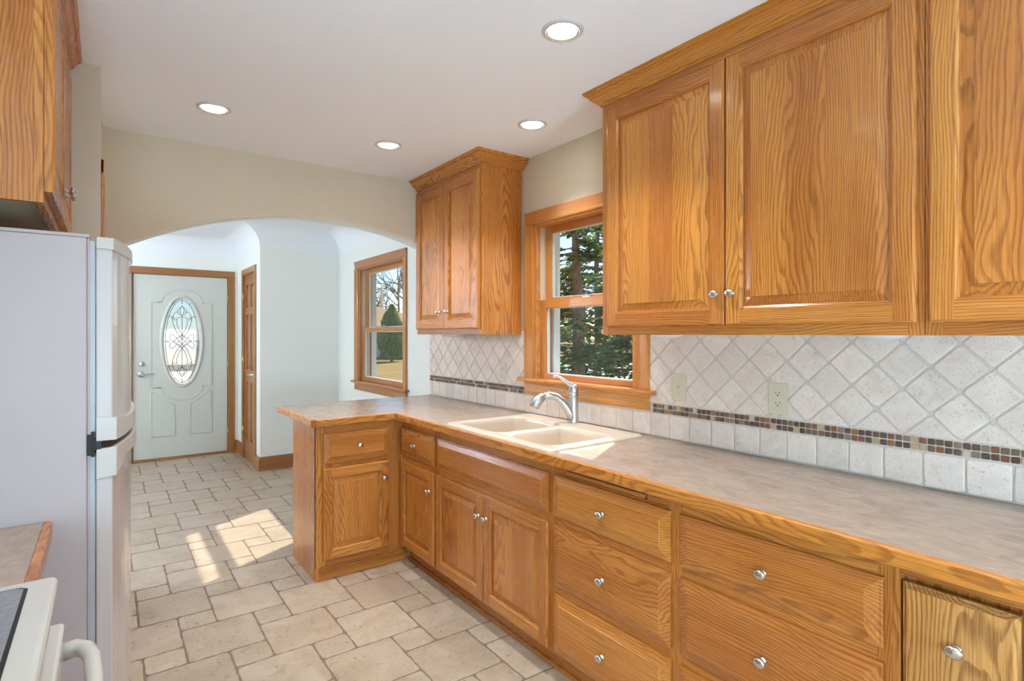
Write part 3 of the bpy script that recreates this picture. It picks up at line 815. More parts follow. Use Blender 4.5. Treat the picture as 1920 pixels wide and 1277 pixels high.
def raised_door(F, a0, a1, z0, z1, m, T=0.020, sw=0.052):
    """frame and raised panel door; F face plane is the face frame front"""
    mb = MB(); a0, a1 = min(a0, a1), max(a0, a1)
    bL, bR, bT, bB, bP = mb.board('z'), mb.board('z'), mb.board(F.h), mb.board(F.h), mb.board('z')
    def ring(i0, d0, i1, d1, bds):
        A = [(a0 + i0, z0 + i0), (a1 - i0, z0 + i0), (a1 - i0, z1 - i0), (a0 + i0, z1 - i0)]
        B = [(a0 + i1, z0 + i1), (a1 - i1, z0 + i1), (a1 - i1, z1 - i1), (a0 + i1, z1 - i1)]
        for i in range(4):
            j = (i + 1) % 4
            mb.quad(F(A[i][0], d0, A[i][1]), F(A[j][0], d0, A[j][1]), F(B[j][0], d1, B[j][1]), F(B[i][0], d1, B[i][1]), m, bds[i])
    fr = (bB, bR, bT, bL); pn = (bP,) * 4
    ring(0, 0.0005, 0, T - .006, fr); ring(0, T - .006, .003, T - .0015, fr); ring(.003, T - .0015, .007, T, fr)
    i0 = .007
    # flat of the frame, butt jointed
    def q(u0, u1, v0, v1, bd): mb.quad(F(u0, T, v0), F(u1, T, v0), F(u1, T, v1), F(u0, T, v1), m, bd)
    q(a0 + i0, a0 + sw, z0 + i0, z1 - i0, bL); q(a1 - sw, a1 - i0, z0 + i0, z1 - i0, bR)
    q(a0 + sw, a1 - sw, z0 + i0, z0 + sw, bB); q(a0 + sw, a1 - sw, z1 - sw, z1 - i0, bT)
    ring(sw, T, sw + .002, T - .003, fr); ring(sw + .002, T - .003, sw + .009, T - .007, fr)
    e = sw + .009
    ring(e, T - .007, e, T - .012, fr); ring(e, T - .012, e + .004, T - .012, pn); ring(e + .004, T - .012, e + .030, T - .0045, pn); ring(e + .030, T - .0045, e + .031, T - .002, pn)
    f = e + .031
    # panel field glued up from boards
    wdt = (a1 - a0) - 2 * f; n = max(1, int(round(wdt / .13))); cuts = [a0 + f + wdt * i / n + (R.uniform(-.015, .015) if 0 < i < n else 0) for i in range(n + 1)]
    for i in range(n):
        mb.quad(F(cuts[i], T - .002, z0 + f), F(cuts[i + 1], T - .002, z0 + f), F(cuts[i + 1], T - .002, z1 - f), F(cuts[i], T - .002, z1 - f), m, bP if i == 0 else mb.board('z'))
    return mb
def slab_front(F, a0, a1, z0, z1, m, T=0.0245, slope=.034, grain=None, step=.0025):
    mb = MB(); a0, a1 = min(a0, a1), max(a0, a1); b = mb.board(grain or F.h)
    def ring(i0, d0, i1, d1):
        A = [(a0 + i0, z0 + i0), (a1 - i0, z0 + i0), (a1 - i0, z1 - i0), (a0 + i0, z1 - i0)]
        B = [(a0 + i1, z0 + i1), (a1 - i1, z0 + i1), (a1 - i1, z1 - i1), (a0 + i1, z1 - i1)]
        for i in range(4):
            j = (i + 1) % 4
            mb.quad(F(A[i][0], d0, A[i][1]), F(A[j][0], d0, A[j][1]), F(B[j][0], d1, B[j][1]), F(B[i][0], d1, B[i][1]), m, b)
    ring(0, .0005, 0, T - .0135); ring(0, T - .0135, .003, T - .012)
    if slope > 0: ring(.003, T - .012, .008, T - .0115); ring(.008, T - .0115, slope, T - step); ring(slope, T - step, slope + .0015, T); s = slope + .0015
    else: ring(.003, T - .012, .012, T); s = .010
    mb.quad(F(a0 + s, T, z0 + s), F(a1 - s, T, z0 + s), F(a1 - s, T, z1 - s), F(a0 + s, T, z1 - s), m, b)
    return mb

def knob_mesh():
    mb = MB()
    mb.lathe([(0.0105, 0), (0.0108, .0015), (.0085, .004), (.0058, .007), (.0052, .012), (.0062, .0145)], M['nickel'], 20)
    mb.lathe([(.004, .0135), (.0095, .0150), (.0128, .0180), (.0138, .0212), (.0128, .0245), (.0092, .0272), (.0045, .0286), (.0008, .0290)], M['nickel'], 24, sx=1.28, sy=0.98)
    # two shallow creases across the head
    o = mb.build('knob'); me = o.data
    for v in me.vertices:
        if v.co.z > .015:
            g = math.exp(-((abs(v.co.x) - .0062) / .0016) ** 2); v.co.z -= g * .0011
    bpy.data.objects.remove(o); return me
KM = knob_mesh()
def knob(parent, F, a, z, d):
    o = bpy.data.objects.new('knob', KM); COL.objects.link(o); o.parent = parent
    off = Vector((0, 0, 0)); q = parent
    while q is not None: off += q.location; q = q.parent
    o.location = Vector(F(a, d, z)) - off
    nrm = Vector(F(0, 1, 0)) - Vector(F(0, 0, 0))
    zz = nrm; yy = Vector((0, 0, 1)); xx = yy.cross(zz)
    o.rotation_euler = Matrix((xx, yy, zz)).transposed().to_euler()
    return o

FX = Face('x-', -0.600)           # lower face frames
FU = Face('x-', -0.302)           # upper face frames
OK = M['oak']
T_ = .020

def base_unit(name, label, y0, y1, stile0, stile1, rails, fronts, toe=True, group=None):
    r = thing(name, (-.3, (y0 + y1) / 2, 0), label, 'cabinet', group)
    mb = MB(); mb.box(-.58, -.02, y0, y0 + .012, .10, .873, OK); mb.box(-.58, -.02, y1 - .012, y1, .10, .873, OK); mb.box(-.58, -.02, y0, y1, .10, .112, OK, 'y'); mb.box(-.03, -.02, y0, y1, .1, .873, OK, 'y')
    mb.build('carcass', r)
    mb = MB()
    FX.box(mb, y0, y0 + stile0, -.02, 0, .10, .873, OK, 'z'); FX.box(mb, y1 - stile1, y1, -.02, 0, .10, .873, OK, 'z')
    for a, b in rails: FX.box(mb, y0 + stile0, y1 - stile1, -.02, 0, a, b, OK, 'y')
    mb.build('face_frame', r, .0012)
    if toe:
        mb = MB(); mb.box(-.545, -.525, y0, y1, 0.0, .10, OK, 'y'); mb.box(-.557, -.545, y0, y1, 0.0, .018, OK, 'y'); mb.build('toe_kick', r)
    for f in fronts:
        kind, a, b, c, d = f[:5]
        if kind == 'door': o = raised_door(FX, a, b, c, d, OK).build('door', r)
        elif kind == 'drawer': o = slab_front(FX, a, b, c, d, OK).build('drawer', r)
        elif kind == 'false': o = slab_front(FX, a, b, c, d, OK).build('false_front', r)
        if len(f) > 5 and f[5]: knob(o, FX, f[5][0], f[5][1], T_ if kind == 'door' else .0245)
    return r
RL = [(.10, .125), (.605, .675), (.813, .873)]
base_unit('corner_cabinet', 'narrow oak base cabinet in the inside corner beside the peninsula, one drawer over one door', 2.687, 3.1395, .03, .03, RL,
          [('drawer', 2.697, 3.118, .660, .825, (2.915, .741)), ('door', 2.697, 3.118, .113, .626, (2.742, .519))])
base_unit('sink_cabinet', 'oak base cabinet under the sink with wide blank panel above two doors', 1.715, 2.687, .028, .03, RL,
          [('false', 1.730, 2.668, .660, .825), ('door', 2.206, 2.668, .113, .626, (2.240, .519)), ('door', 1.730, 2.201, .113, .626, (2.173, .519))])
r = base_unit('drawer_cabinet', 'oak three-drawer base cabinet with pull-out board slot, next to the sink cabinet', 1.112, 1.715, .03, .03, [(.10, .125), (.345, .390), (.605, .675), (.813, .834), (.852, .873)],
          [('drawer', 1.127, 1.694, .660, .825, (1.415, .741)), ('drawer', 1.127, 1.694, .384, .626, (1.415, .503)), ('drawer', 1.127, 1.694, .113, .350, (1.415, .228))])
mb = MB(); FX.box(mb, 1.237, 1.628, -.30, .004, .8365, .8500, M['oak_trim'], 'y'); FX.box(mb, 1.142, 1.230, -.02, 0, .834, .852, OK, 'y'); FX.box(mb, 1.628, 1.685, -.02, 0, .834, .852, OK, 'y')
mb.build('cutting_board', r, .0015)
base_unit('drawer_cabinet', 'oak three-drawer base cabinet between the board-slot cabinet and the pale pull-out', .512, 1.112, .03, .02, [(.10, .125), (.345, .390), (.605, .675), (.813, .873)],
          [('drawer', .527, 1.091, .660, .825, (.810, .741)), ('drawer', .527, 1.091, .384, .626, (.810, .503)), ('drawer', .527, 1.091, .113, .350, (.810, .228))])
r = thing('pullout_cabinet', (-.3, .385, 0), 'narrow pale oak pull-out base cabinet with strongly figured tall front', 'cabinet')
mb = MB(); mb.box(-.58, -.02, .262, .512, .10, .873, OK); mb.build('carcass', r)
mb = MB(); FX.box(mb, .495, .512, -.02, 0, .10, .873, OK, 'z'); FX.box(mb, .262, .278, -.02, 0, .10, .873, OK, 'z'); FX.box(mb, .278, .495, -.02, 0, .843, .873, OK, 'y'); FX.box(mb, .278, .495, -.02, 0, .10, .12, OK, 'y'); mb.build('face_frame', r, .0012)
mb = slab_front(FX, .287, .487, .113, .833, M['oak_light'], slope=0, grain='z')
o = mb.build('pullout_front', r); knob(o, FX, .386, .728, .0245)
mb = MB(); mb.box(-.545, -.525, .262, .512, 0.0, .10, OK, 'y'); mb.build('toe_kick', r)
base_unit('end_cabinet', 'oak base cabinet past the pale pull-out at the near end of the run', -.60, .262, .03, .03, RL,
          [('drawer', -.58, .245, .660, .825, (-.17, .741)), ('door', -.17, .245, .113, .626, (-.13, .519)), ('door', -.58, -.176, .113, .626, (-.21, .519))])

# peninsula cabinet
FP = Face('y-', 3.140)
r = thing('peninsula_cabinet', (-.87, 3.37, 0), 'oak peninsula end cabinet with one drawer over one door, facing the kitchen', 'cabinet')
mb = MB(); mb.box(-1.118, -1.098, 3.142, 3.600, .0, .873, OK, 'z'); mb.box(-1.098, -.60, 3.582, 3.60, 0.0, .873, OK, 'z'); mb.box(-1.098, -.60, 3.16, 3.582, .10, .115, OK, 'x')
mb.build('carcass', r, .001)
mb = MB()
FP.box(mb, -1.118, -1.062, -.02, 0, .078, .873, OK, 'z'); FP.box(mb, -.700, -.600, -.02, 0, .078, .873, OK, 'z')
for a, b in [(.078, .128), (.605, .675), (.813, .873)]: FP.box(mb, -1.062, -.700, -.02, 0, a, b, OK, 'x')
mb.build('face_frame', r, .0012)
o = slab_front(FP, -1.078, -.688, .660, .828, OK).build('drawer', r); knob(o, FP, -.875, .746, .0245)
o = raised_door(FP, -1.082, -.690, .118, .632, OK).build('door', r); knob(o, FP, -.722, .532, T_)
mb = MB(); mb.box(-1.112, -.556, 3.156, 3.170, .0, .078, OK, 'x')
for z_ in (.028, .042, .056, .069): mb.prism([(3.156, z_ - .005), (3.150, z_ - .003), (3.150, z_ + .003), (3.156, z_ + .005)], 'x', -1.112, -.556, OK, 'x')
mb.build('toe_kick', r, .001)
mb = MB(); mb.sweep([(-.56, 3.150), (-1.118, 3.150), (-1.118, 3.600)], [(0, 0), (.020, 0), (.020, .006), (.012, .022), (0, .026)], M['oak_trim'], -1)
mb.build('base_shoe', r)

# ------------------------------------------------------------------ countertop (one continuous L)
CF = -0.657   # front edge
def worktop():
    r = thing('countertop', (-.4, 2.2, CT - .04), 'L-shaped taupe laminate countertop with solid oak edge, carrying the sink', 'countertop')
    L = M['laminate']; mb = MB(); z0, z1 = CT - .038, CT
    bd = ('y', (0, 0, 0), .5)
    e = .020; hx0, hx1, hy0, hy1 = -.600, -.085, 1.735, 2.515      # sink cut-out
    def slab(x0, x1, y0, y1): mb.box(x0, x1, y0, y1, z0, z1, L, 'y', bd)
    slab(CF + e, -.0125, -.60, hy0); slab(CF + e, hx0, hy0, hy1); slab(hx1, -.0125, hy0, hy1); slab(CF + e, -.0125, hy1, 3.10 + .018)
    slab(-1.149 + e, -.0125, 3.10 + .018, 3.890 - .012)
    mb.build('laminate_top', r)
    mb = MB(); c = .020
    path = [(CF + e, -.60), (CF + e, 3.10 + e), (-1.149 + e, 3.10 + e), (-1.149 + e, 3.885 - .012)]
    # outward side = left of travel is -x for +y travel
    P_ = [(0, CT - .040), (e - .002, CT - .040), (e, CT - .037), (e, CT - .003), (e - .003, CT + .0002), (0, CT + .0003)]
    mb.sweep(path[:2], P_, OK, 1); 
    mb2 = MB()
    full = [(CF + e, -.60), (CF + e, 3.10 + e), (-1.149 + e + .012, 3.10 + e), (-1.149 + e, 3.10 + e + .012), (-1.149 + e, 3.873)]
    mb2.sweep(full, P_, OK, 1)
    mb2.build('oak_edge', r)
    return r
worktop()

# ------------------------------------------------------------------ sink
def sink():
    X0, X1, Y0, Y1 = -.632, -.055, 1.700, 2.550; zt = CT + .013
    r = thing('sink', ((X0 + X1) / 2, (Y0 + Y1) / 2, CT), 'beige double-bowl drop-in composite sink below the kitchen window', 'sink')
    def rr(x, y, a, b, c, d, q):
        cx, cy, hx, hy = (a + b) / 2, (c + d) / 2, (b - a) / 2 - q, (d - c) / 2 - q
        dx, dy = abs(x - cx) - hx, abs(y - cy) - hy
        return math.hypot(max(dx, 0), max(dy, 0)) + min(max(dx, dy), 0) - q
    bowls = [(-.590, -.165, 2.118, 2.512, .075, .185), (-.590, -.195, 1.742, 2.082, .07, .165)]
    nx, ny = 150, 215
    def zf(x, y):
        d0 = -rr(x, y, X0, X1, Y0, Y1, .03)
        z = zt - .010 * max(0, 1 - d0 / .012) ** 2
        # faucet deck dips slightly, low ridge round it
        for (a, b, c, d, q, dep) in bowls:
            s = rr(x, y, a, b, c, d, q)
            if s < 0:
                t = -s
                if t < .012: z = zt - .010 * (t / .012) ** 2
                else:
                    u = t - .012
                    w = min(1, u / .030); z = zt - .010 - dep * (1 - (1 - w) ** 2.2) * .93 - dep * .07 * min(1, u / .12)
            elif s < .008: z -= .0006
        return z
    xs = [X0 + (X1 - X0) * i / nx for i in range(nx + 1)]; ys = [Y0 + (Y1 - Y0) * j / ny for j in range(ny + 1)]
    mb = MB(); vs = []
    for x in xs:
        for y in ys:
            # pull the grid border to the rounded outline
            px, py = x, y; d = rr(x, y, X0, X1, Y0, Y1, .03)
            if d > 0:
                cx = min(max(x, X0 + .03), X1 - .03); cy_ = min(max(y, Y0 + .03), Y1 - .03)
                l = math.hypot(x - cx, y - cy_); px, py = cx + (x - cx) / l * .03, cy_ + (y - cy_) / l * .03
            vs.append((px, py, zf(px, py)))
    N = ny + 1
    fs = [(i * N + j, (i + 1) * N + j, (i + 1) * N + j + 1, i * N + j + 1) for i in range(nx) for j in range(ny)]
    mb.add(vs, fs, M['sink'], None, True)
    ed = [i * N for i in range(nx + 1)] + [nx * N + j for j in range(1, N)] + [i * N + ny for i in range(nx - 1, -1, -1)] + [j for j in range(ny - 1, 0, -1)]
    ev = [vs[k] for k in ed] + [(vs[k][0], vs[k][1], CT + .0004) for k in ed]; n = len(ed)
    mb.add(ev, [(k, (k + 1) % n, n + (k + 1) % n, n + k) for k in range(n)], M['sink'], None, True)
    mb.build('basin', r, weld=True)
    for (a, b, c, d, q, dep) in bowls:
        g = MB(); g.lathe([(.042, 0), (.040, .003), (.030, .002), (.028, -.004), (.001, -.004)], M['chrome'], 24, Matrix.Translation(((a + b) / 2, (c + d) / 2, zt - .010 - dep))); g.build('drain', r)
    return r
sink()

def faucet():
    bx, by, bz = -.088, 2.150, CT + .0125
    r = thing('faucet', (bx, by, bz), 'brushed nickel single-lever pull-out faucet behind the sink bowls', 'faucet')
    n = M['chrome']; mb = MB()
    mb.lathe([(.030, 0), (.031, .004), (.028, .012), (.0265, .05), (.0250, .10), (.0245, .128), (.0250, .130), (.0235, .132), (.0235, .134), (.0250, .136), (.0250, .152), (.0245, .156)], n, 28, Matrix.Translation((bx, by, bz)))
    mb.build('faucet_body', r)
    d = Vector((-.94, .34, 0)).normalized(); B = Vector((bx, by, bz))
    pts = [B + Vector((0, 0, .015)) + d * .002, B + d * .018 + Vector((0, 0, .045)), B + d * .038 + Vector((0, 0, .080)), B + d * .064 + Vector((0, 0, .112)), B + d * .098 + Vector((0, 0, .137)), B + d * .138 + Vector((0, 0, .147)), B + d * .170 + Vector((0, 0, .139))]
    mb = MB(); mb.tube(pts, [.026, .026, .0235, .0205, .019, .0188, .019], n, 16); mb.build('spout', r)
    mb = MB(); h = [B + d * .166 + Vector((0, 0, .141)), B + d * .190 + Vector((0, 0, .128)), B + d * .210 + Vector((0, 0, .106)), B + d * .219 + Vector((0, 0, .086))]
    mb.tube(h, [.0195, .0255, .028, .026], n, 18); o = mb.build('spray_head', r)
    mb = MB(); b_ = B + d * .214 + Vector((0, 0, .118)) + Vector((-.0, -.022, 0)); mb.tube([b_, b_ + Vector((-.006, -.002, -.012))], [.005, .004], plain('copper_button', (.55, .28, .16), .35, .6), 8); mb.build('spray_button', o)
    mb = MB(); t = B + Vector((0, 0, .156)); e = Vector((-.92, .38, 0)).normalized()
    mb.lathe([(.0245, 0), (.0255, .006), (.0250, .020), (.021, .034), (.012, .042), (.002, .044)], n, 24, Matrix.Translation(t))
    mb.tube([t + Vector((.006, 0, .022)), t + e * .018 + Vector((0, 0, .042)), t + e * .045 + Vector((0, 0, .060)), t + e * .078 + Vector((0, 0, .082)), t + e * .102 + Vector((0, 0, .088)), t + e * .115 + Vector((0, 0, .083))], [.021, .018, .0125, .010, .0115, .008], n, 12, flat=.7)
    mb.build('lever', r)
faucet()

# ------------------------------------------------------------------ upper cabinets
CR = [(0, 2.385), (.006, 2.385), (.010, 2.392), (.016, 2.395), (.020, 2.401), (.032, 2.409), (.042, 2.420), (.048, 2.432), (.056, 2.434), (.060, 2.438), (.064, 2.449), (.02, 2.4495), (0, 2.4495)]
def upper_unit(r, y0, y1, x_front, doors, z0=1.386, z1=2.449, st=.038, rail=.045, depth=.012, m=OK, hidden_left=False):
    F = Face('x-', x_front)
    mb = MB(); t = .012
    mb.box(x_front + .0195, -depth, y0, y0 + t, z0, z1 - .001, m, 'z'); mb.box(x_front + .0195, -depth, y1 - t, y1, z0, z1 - .001, m, 'z')
    mb.box(x_front + .0195, -depth, y0 + t, y1 - t, z0 + .022, z0 + .034, M['cab_inside'], 'y'); mb.box(-depth - .006, -depth, y0 + t, y1 - t, z0 + .03, z1 - .001, m, 'z')
    mb.build('carcass', r)
    mb = MB(); F.box(mb, y0, y0 + st, -.0195, 0, z0, z1 - .001, m, 'z'); F.box(mb, y1 - st, y1, -.0195, 0, z0, z1 - .001, m, 'z')
    F.box(mb, y0 + st, y1 - st, -.0195, 0, z0, z0 + rail, m, 'y'); F.box(mb, y0 + st, y1 - st, -.0195, 0, 2.33, z1 - .001, m, 'y'); mb.build('face_frame', r, .001)
    for (a, b, ky) in doors:
        o = raised_door(F, a, b, 1.420, 2.356, m, sw=.055).build('door', r); knob(o, F, ky, 1.530, T_)
r = thing('wall_cabinet', (-.15, 3.11, 1.386), 'tall narrow two-door oak wall cabinet with crown, between archway and sink window', 'cabinet')
upper_unit(r, 2.700, 3.522, -.302, [(3.118, 3.508, 3.172), (2.712, 3.113, 3.062)])
mb = MB(); mb.sweep([(-.302, 3.522), (-.302, 2.700), (-.0005, 2.700)], CR, OK, -1); mb.build('crown_moulding', r)
r = thing('wall_cabinet', (-.15, 1.13, 1.386), 'wide two-door oak wall cabinet right of the sink window', 'cabinet')
upper_unit(r, .541, 1.728, -.302, [(1.125, 1.688, 1.153), (.556, 1.120, 1.092)])
mb = MB(); mb.sweep([(-.0005, 1.728), (-.302, 1.728), (-.302, .541)], CR, OK, -1); mb.build('crown_moulding', r)
r = thing('wall_cabinet', (-.15, -.07, 1.386), 'oak wall cabinet cut off by the right edge of the photo', 'cabinet')
upper_unit(r, -.60, .5395, -.302, [(-.04, .527, -.01), (-.585, -.046, -.07)])
mb = MB(); mb.sweep([(-.302, .5395), (-.302, -.60)], CR, OK, -1); mb.build('crown_moulding', r)

# puck lights under the wall cabinets
def puck(x, y, label):
    mb = MB(); mb.lathe([(.072, 1.4075), (.074, 1.400), (.070, 1.388), (.055, 1.377), (.030, 1.371), (.001, 1.369)], M['puck'], 32, Matrix.Translation((x, y, 0)))
    o = mb.build('puck_light'); tag(o, label, 'light', 'puck lights under the wall cabinets')
PUCKS = [(-.16, 3.28, 'white puck light under the two-door cabinet beside the archway'), (-.15, 1.50, 'white puck light under the wide wall cabinet, nearer the window'), (-.15, .70, 'white puck light under the wide wall cabinet, farther from the window')]
for x, y, l in PUCKS: puck(x, y, l)

# ------------------------------------------------------------------ backsplash
def backsplash():
    mb = MB(); xb, xt = 0.0, -.0115
    zones = [(2.664, 3.890), (-.60, 1.712)]
    def clip(poly, y0, y1, z0, z1):
        def cut(P, ax, v, keep):
            out = []
            for i in range(len(P)):
                a, b = P[i - 1], P[i]; ia, ib = keep(a[ax], v), keep(b[ax], v)
                if ia != ib:
                    t = (v - a[ax]) / (b[ax] - a[ax]); q = [a[0] + (b[0] - a[0]) * t, a[1] + (b[1] - a[1]) * t]; q[ax] = v; out.append(tuple(q))
                if ib: out.append(b)
            return out
        ge = lambda p, v: p >= v; le = lambda p, v: p <= v
        for ax, v, k in ((0, y0, ge), (0, y1, le), (1, z0, ge), (1, z1, le)):
            if poly: poly = cut(poly, ax, v, k)
        return poly
    def tile(poly, m, th=.0, ch=.003):
        if len(poly) < 3: return
        cy = sum(p[0] for p in poly) / len(poly); cz = sum(p[1] for p in poly) / len(poly)
        # drop slivers
        ar = abs(sum(poly[i - 1][0] * poly[i][1] - poly[i][0] * poly[i - 1][1] for i in range(len(poly)))) / 2
        if ar < 4e-5: return
        n = len(poly); s = math.sqrt(ar)
        def shrink(k): return [(cy + (p[0] - cy) * (1 - k / s), cz + (p[1] - cz) * (1 - k / s)) for p in poly]
        i1 = shrink(ch * .7); i2 = shrink(ch * 2.2)
        vs = [(xb, a, b) for a, b in poly] + [(xt + .0035, a, b) for a, b in poly] + [(xt + .001, a, b) for a, b in i1] + [(xt, a, b) for a, b in i2]
        fs = [(q * n + i, q * n + (i + 1) % n, (q + 1) * n + (i + 1) % n, (q + 1) * n + i) for q in range(3) for i in range(n)] + [tuple(3 * n + i for i in range(n))]
        mb.add(vs, fs, m, ('z', (0, 0, 0), R.random()))
    def rounded(cy, cz, h, rot, jit=.0012, cr=.010, seg=3):
        base = []
        for sx, sy in ((1, 1), (-1, 1), (-1, -1), (1, -1)):
            ox, oy = sx * (h - cr), sy * (h - cr); a0 = math.atan2(sy, sx) - PI / 4
            for k in range(seg + 1):
                a = a0 + PI / 2 * k / seg; base.append((ox + cr * math.cos(a), oy + cr * math.sin(a)))
            # mid side jitter
            nx_, ny_ = -sy if sx == sy else sx, sx if sx == sy else sy
        c, s_ = math.cos(rot), math.sin(rot)
        return [(cy + x * c - y * s_ + R.uniform(-jit, jit), cz + x * s_ + y * c + R.uniform(-jit, jit)) for x, y in base]
    # diagonal field
    P_ = .1492; Q = .1470
    for i in range(-14, 30):
        for j in range(-2, 4):
            for o in (0, .5):
                cy, cz = .990 + (i + o) * P_, 1.2155 + (j + o) * Q + Q / 2
                for (a, b) in zones:
                    if cy + .1 < a or cy - .1 > b: continue
                    tile(clip(rounded(cy, cz, .0497, PI / 4), a, b, 1.0705, 1.4075), M['wall_tile'])
    # straight bottom course
    k = 0
    y = .422 - .107 * 10
    while y < 3.88:
        y1 = y + .107
        pol = rounded((y + y1) / 2, .9695, .0513, 0, .0015, .007)
        tile(clip(pol, -.60, 3.885, CT + .001, 1.0215), M['wall_tile']); y = y1
    # mosaic band, two rows
    pz = .0218; h = .0092
    for (a, b) in zones:
        y = a + .004
        while y + pz < b:
            for z in (1.0245 + pz / 2, 1.0245 + pz * 1.5):
                tile(rounded(y + pz / 2, z, h, 0, .0006, .003, 2), M['mosaic'], ch=.0012)
            y += pz
    G = M['grout_wall']
    for (a, b) in zones: mb.box(-.0072, 0, a, b, CT + .0005, 1.408, G)
    mb.box(-.0072, 0, zones[1][1], zones[0][0], CT + .0005, 1.029, G)
    return mb
struct(backsplash().build('wall_backsplash'))

def plate(y, z, kind, label):
    r = thing('outlet' if kind == 'outlet' else 'light_switch', (-.0125, y, z), label, 'outlet' if kind == 'outlet' else 'switch')
    h, w = .0595, .037
    mb = MB(); mb.prism([(y - w, z - h), (y + w, z - h), (y + w, z + h), (y - w, z + h)], 'x', -.0125, -.0165, M['ivory']); o = mb.build('cover_plate', r, .002)
    mb = MB()
    if kind == 'outlet':
        for s in (-1, 1):
            c = z + s * .0195
            m1 = MB(); m1.prism([(y + .0165 * math.cos(a), c + max(-.013, min(.013, .0165 * math.sin(a)))) for a in [2 * PI * k / 24 for k in range(24)]], 'x', -.0165, -.0185, M['ivory']); rc = m1.build('receptacle', r)
            for q in ((-.0075, -.0055, -.001, .008), (.0055, .0075, .0, .007)):
                m1 = MB(); m1.box(-.0188, -.0184, y + q[0], y + q[1], c + q[2], c + q[3], M['black']); m1.build('slot', rc)
            m1 = MB(); m1.lathe([(.0026, 0), (.0026, .0003)], M['black'], 10, Matrix.Translation((-.0184, y, c - .0065)) @ Matrix.Rotation(-PI / 2, 4, 'Y')); m1.build('slot', rc)
    else:
        mb.box(-.0168, -.0164, y - .005, y + .005, z - .012, z + .012, M['ivory']); mb.prism([(-.0165, z - .003), (-.0285, z + .008), (-.0285, z + .012), (-.0165, z + .007)], 'y', y - .0038, y + .0038, M['ivory']); mb.build('toggle', r)
        for s in (-1, 1):
            m1 = MB(); m1.lathe([(.003, 0), (.0025, .001)], M['ivory'], 10, Matrix.Translation((-.0165, y, z + s * .03)) @ Matrix.Rotation(-PI / 2, 4, 'Y')); m1.build('screw', r)
plate(1.094, 1.145, 'outlet', 'ivory outlet on the backsplash under the wide wall cabinet')
plate(1.542, 1.152, 'switch', 'ivory toggle switch on the tile beside the sink window')
plate(2.898, 1.143, 'outlet', 'ivory outlet on the backsplash between archway and sink window')

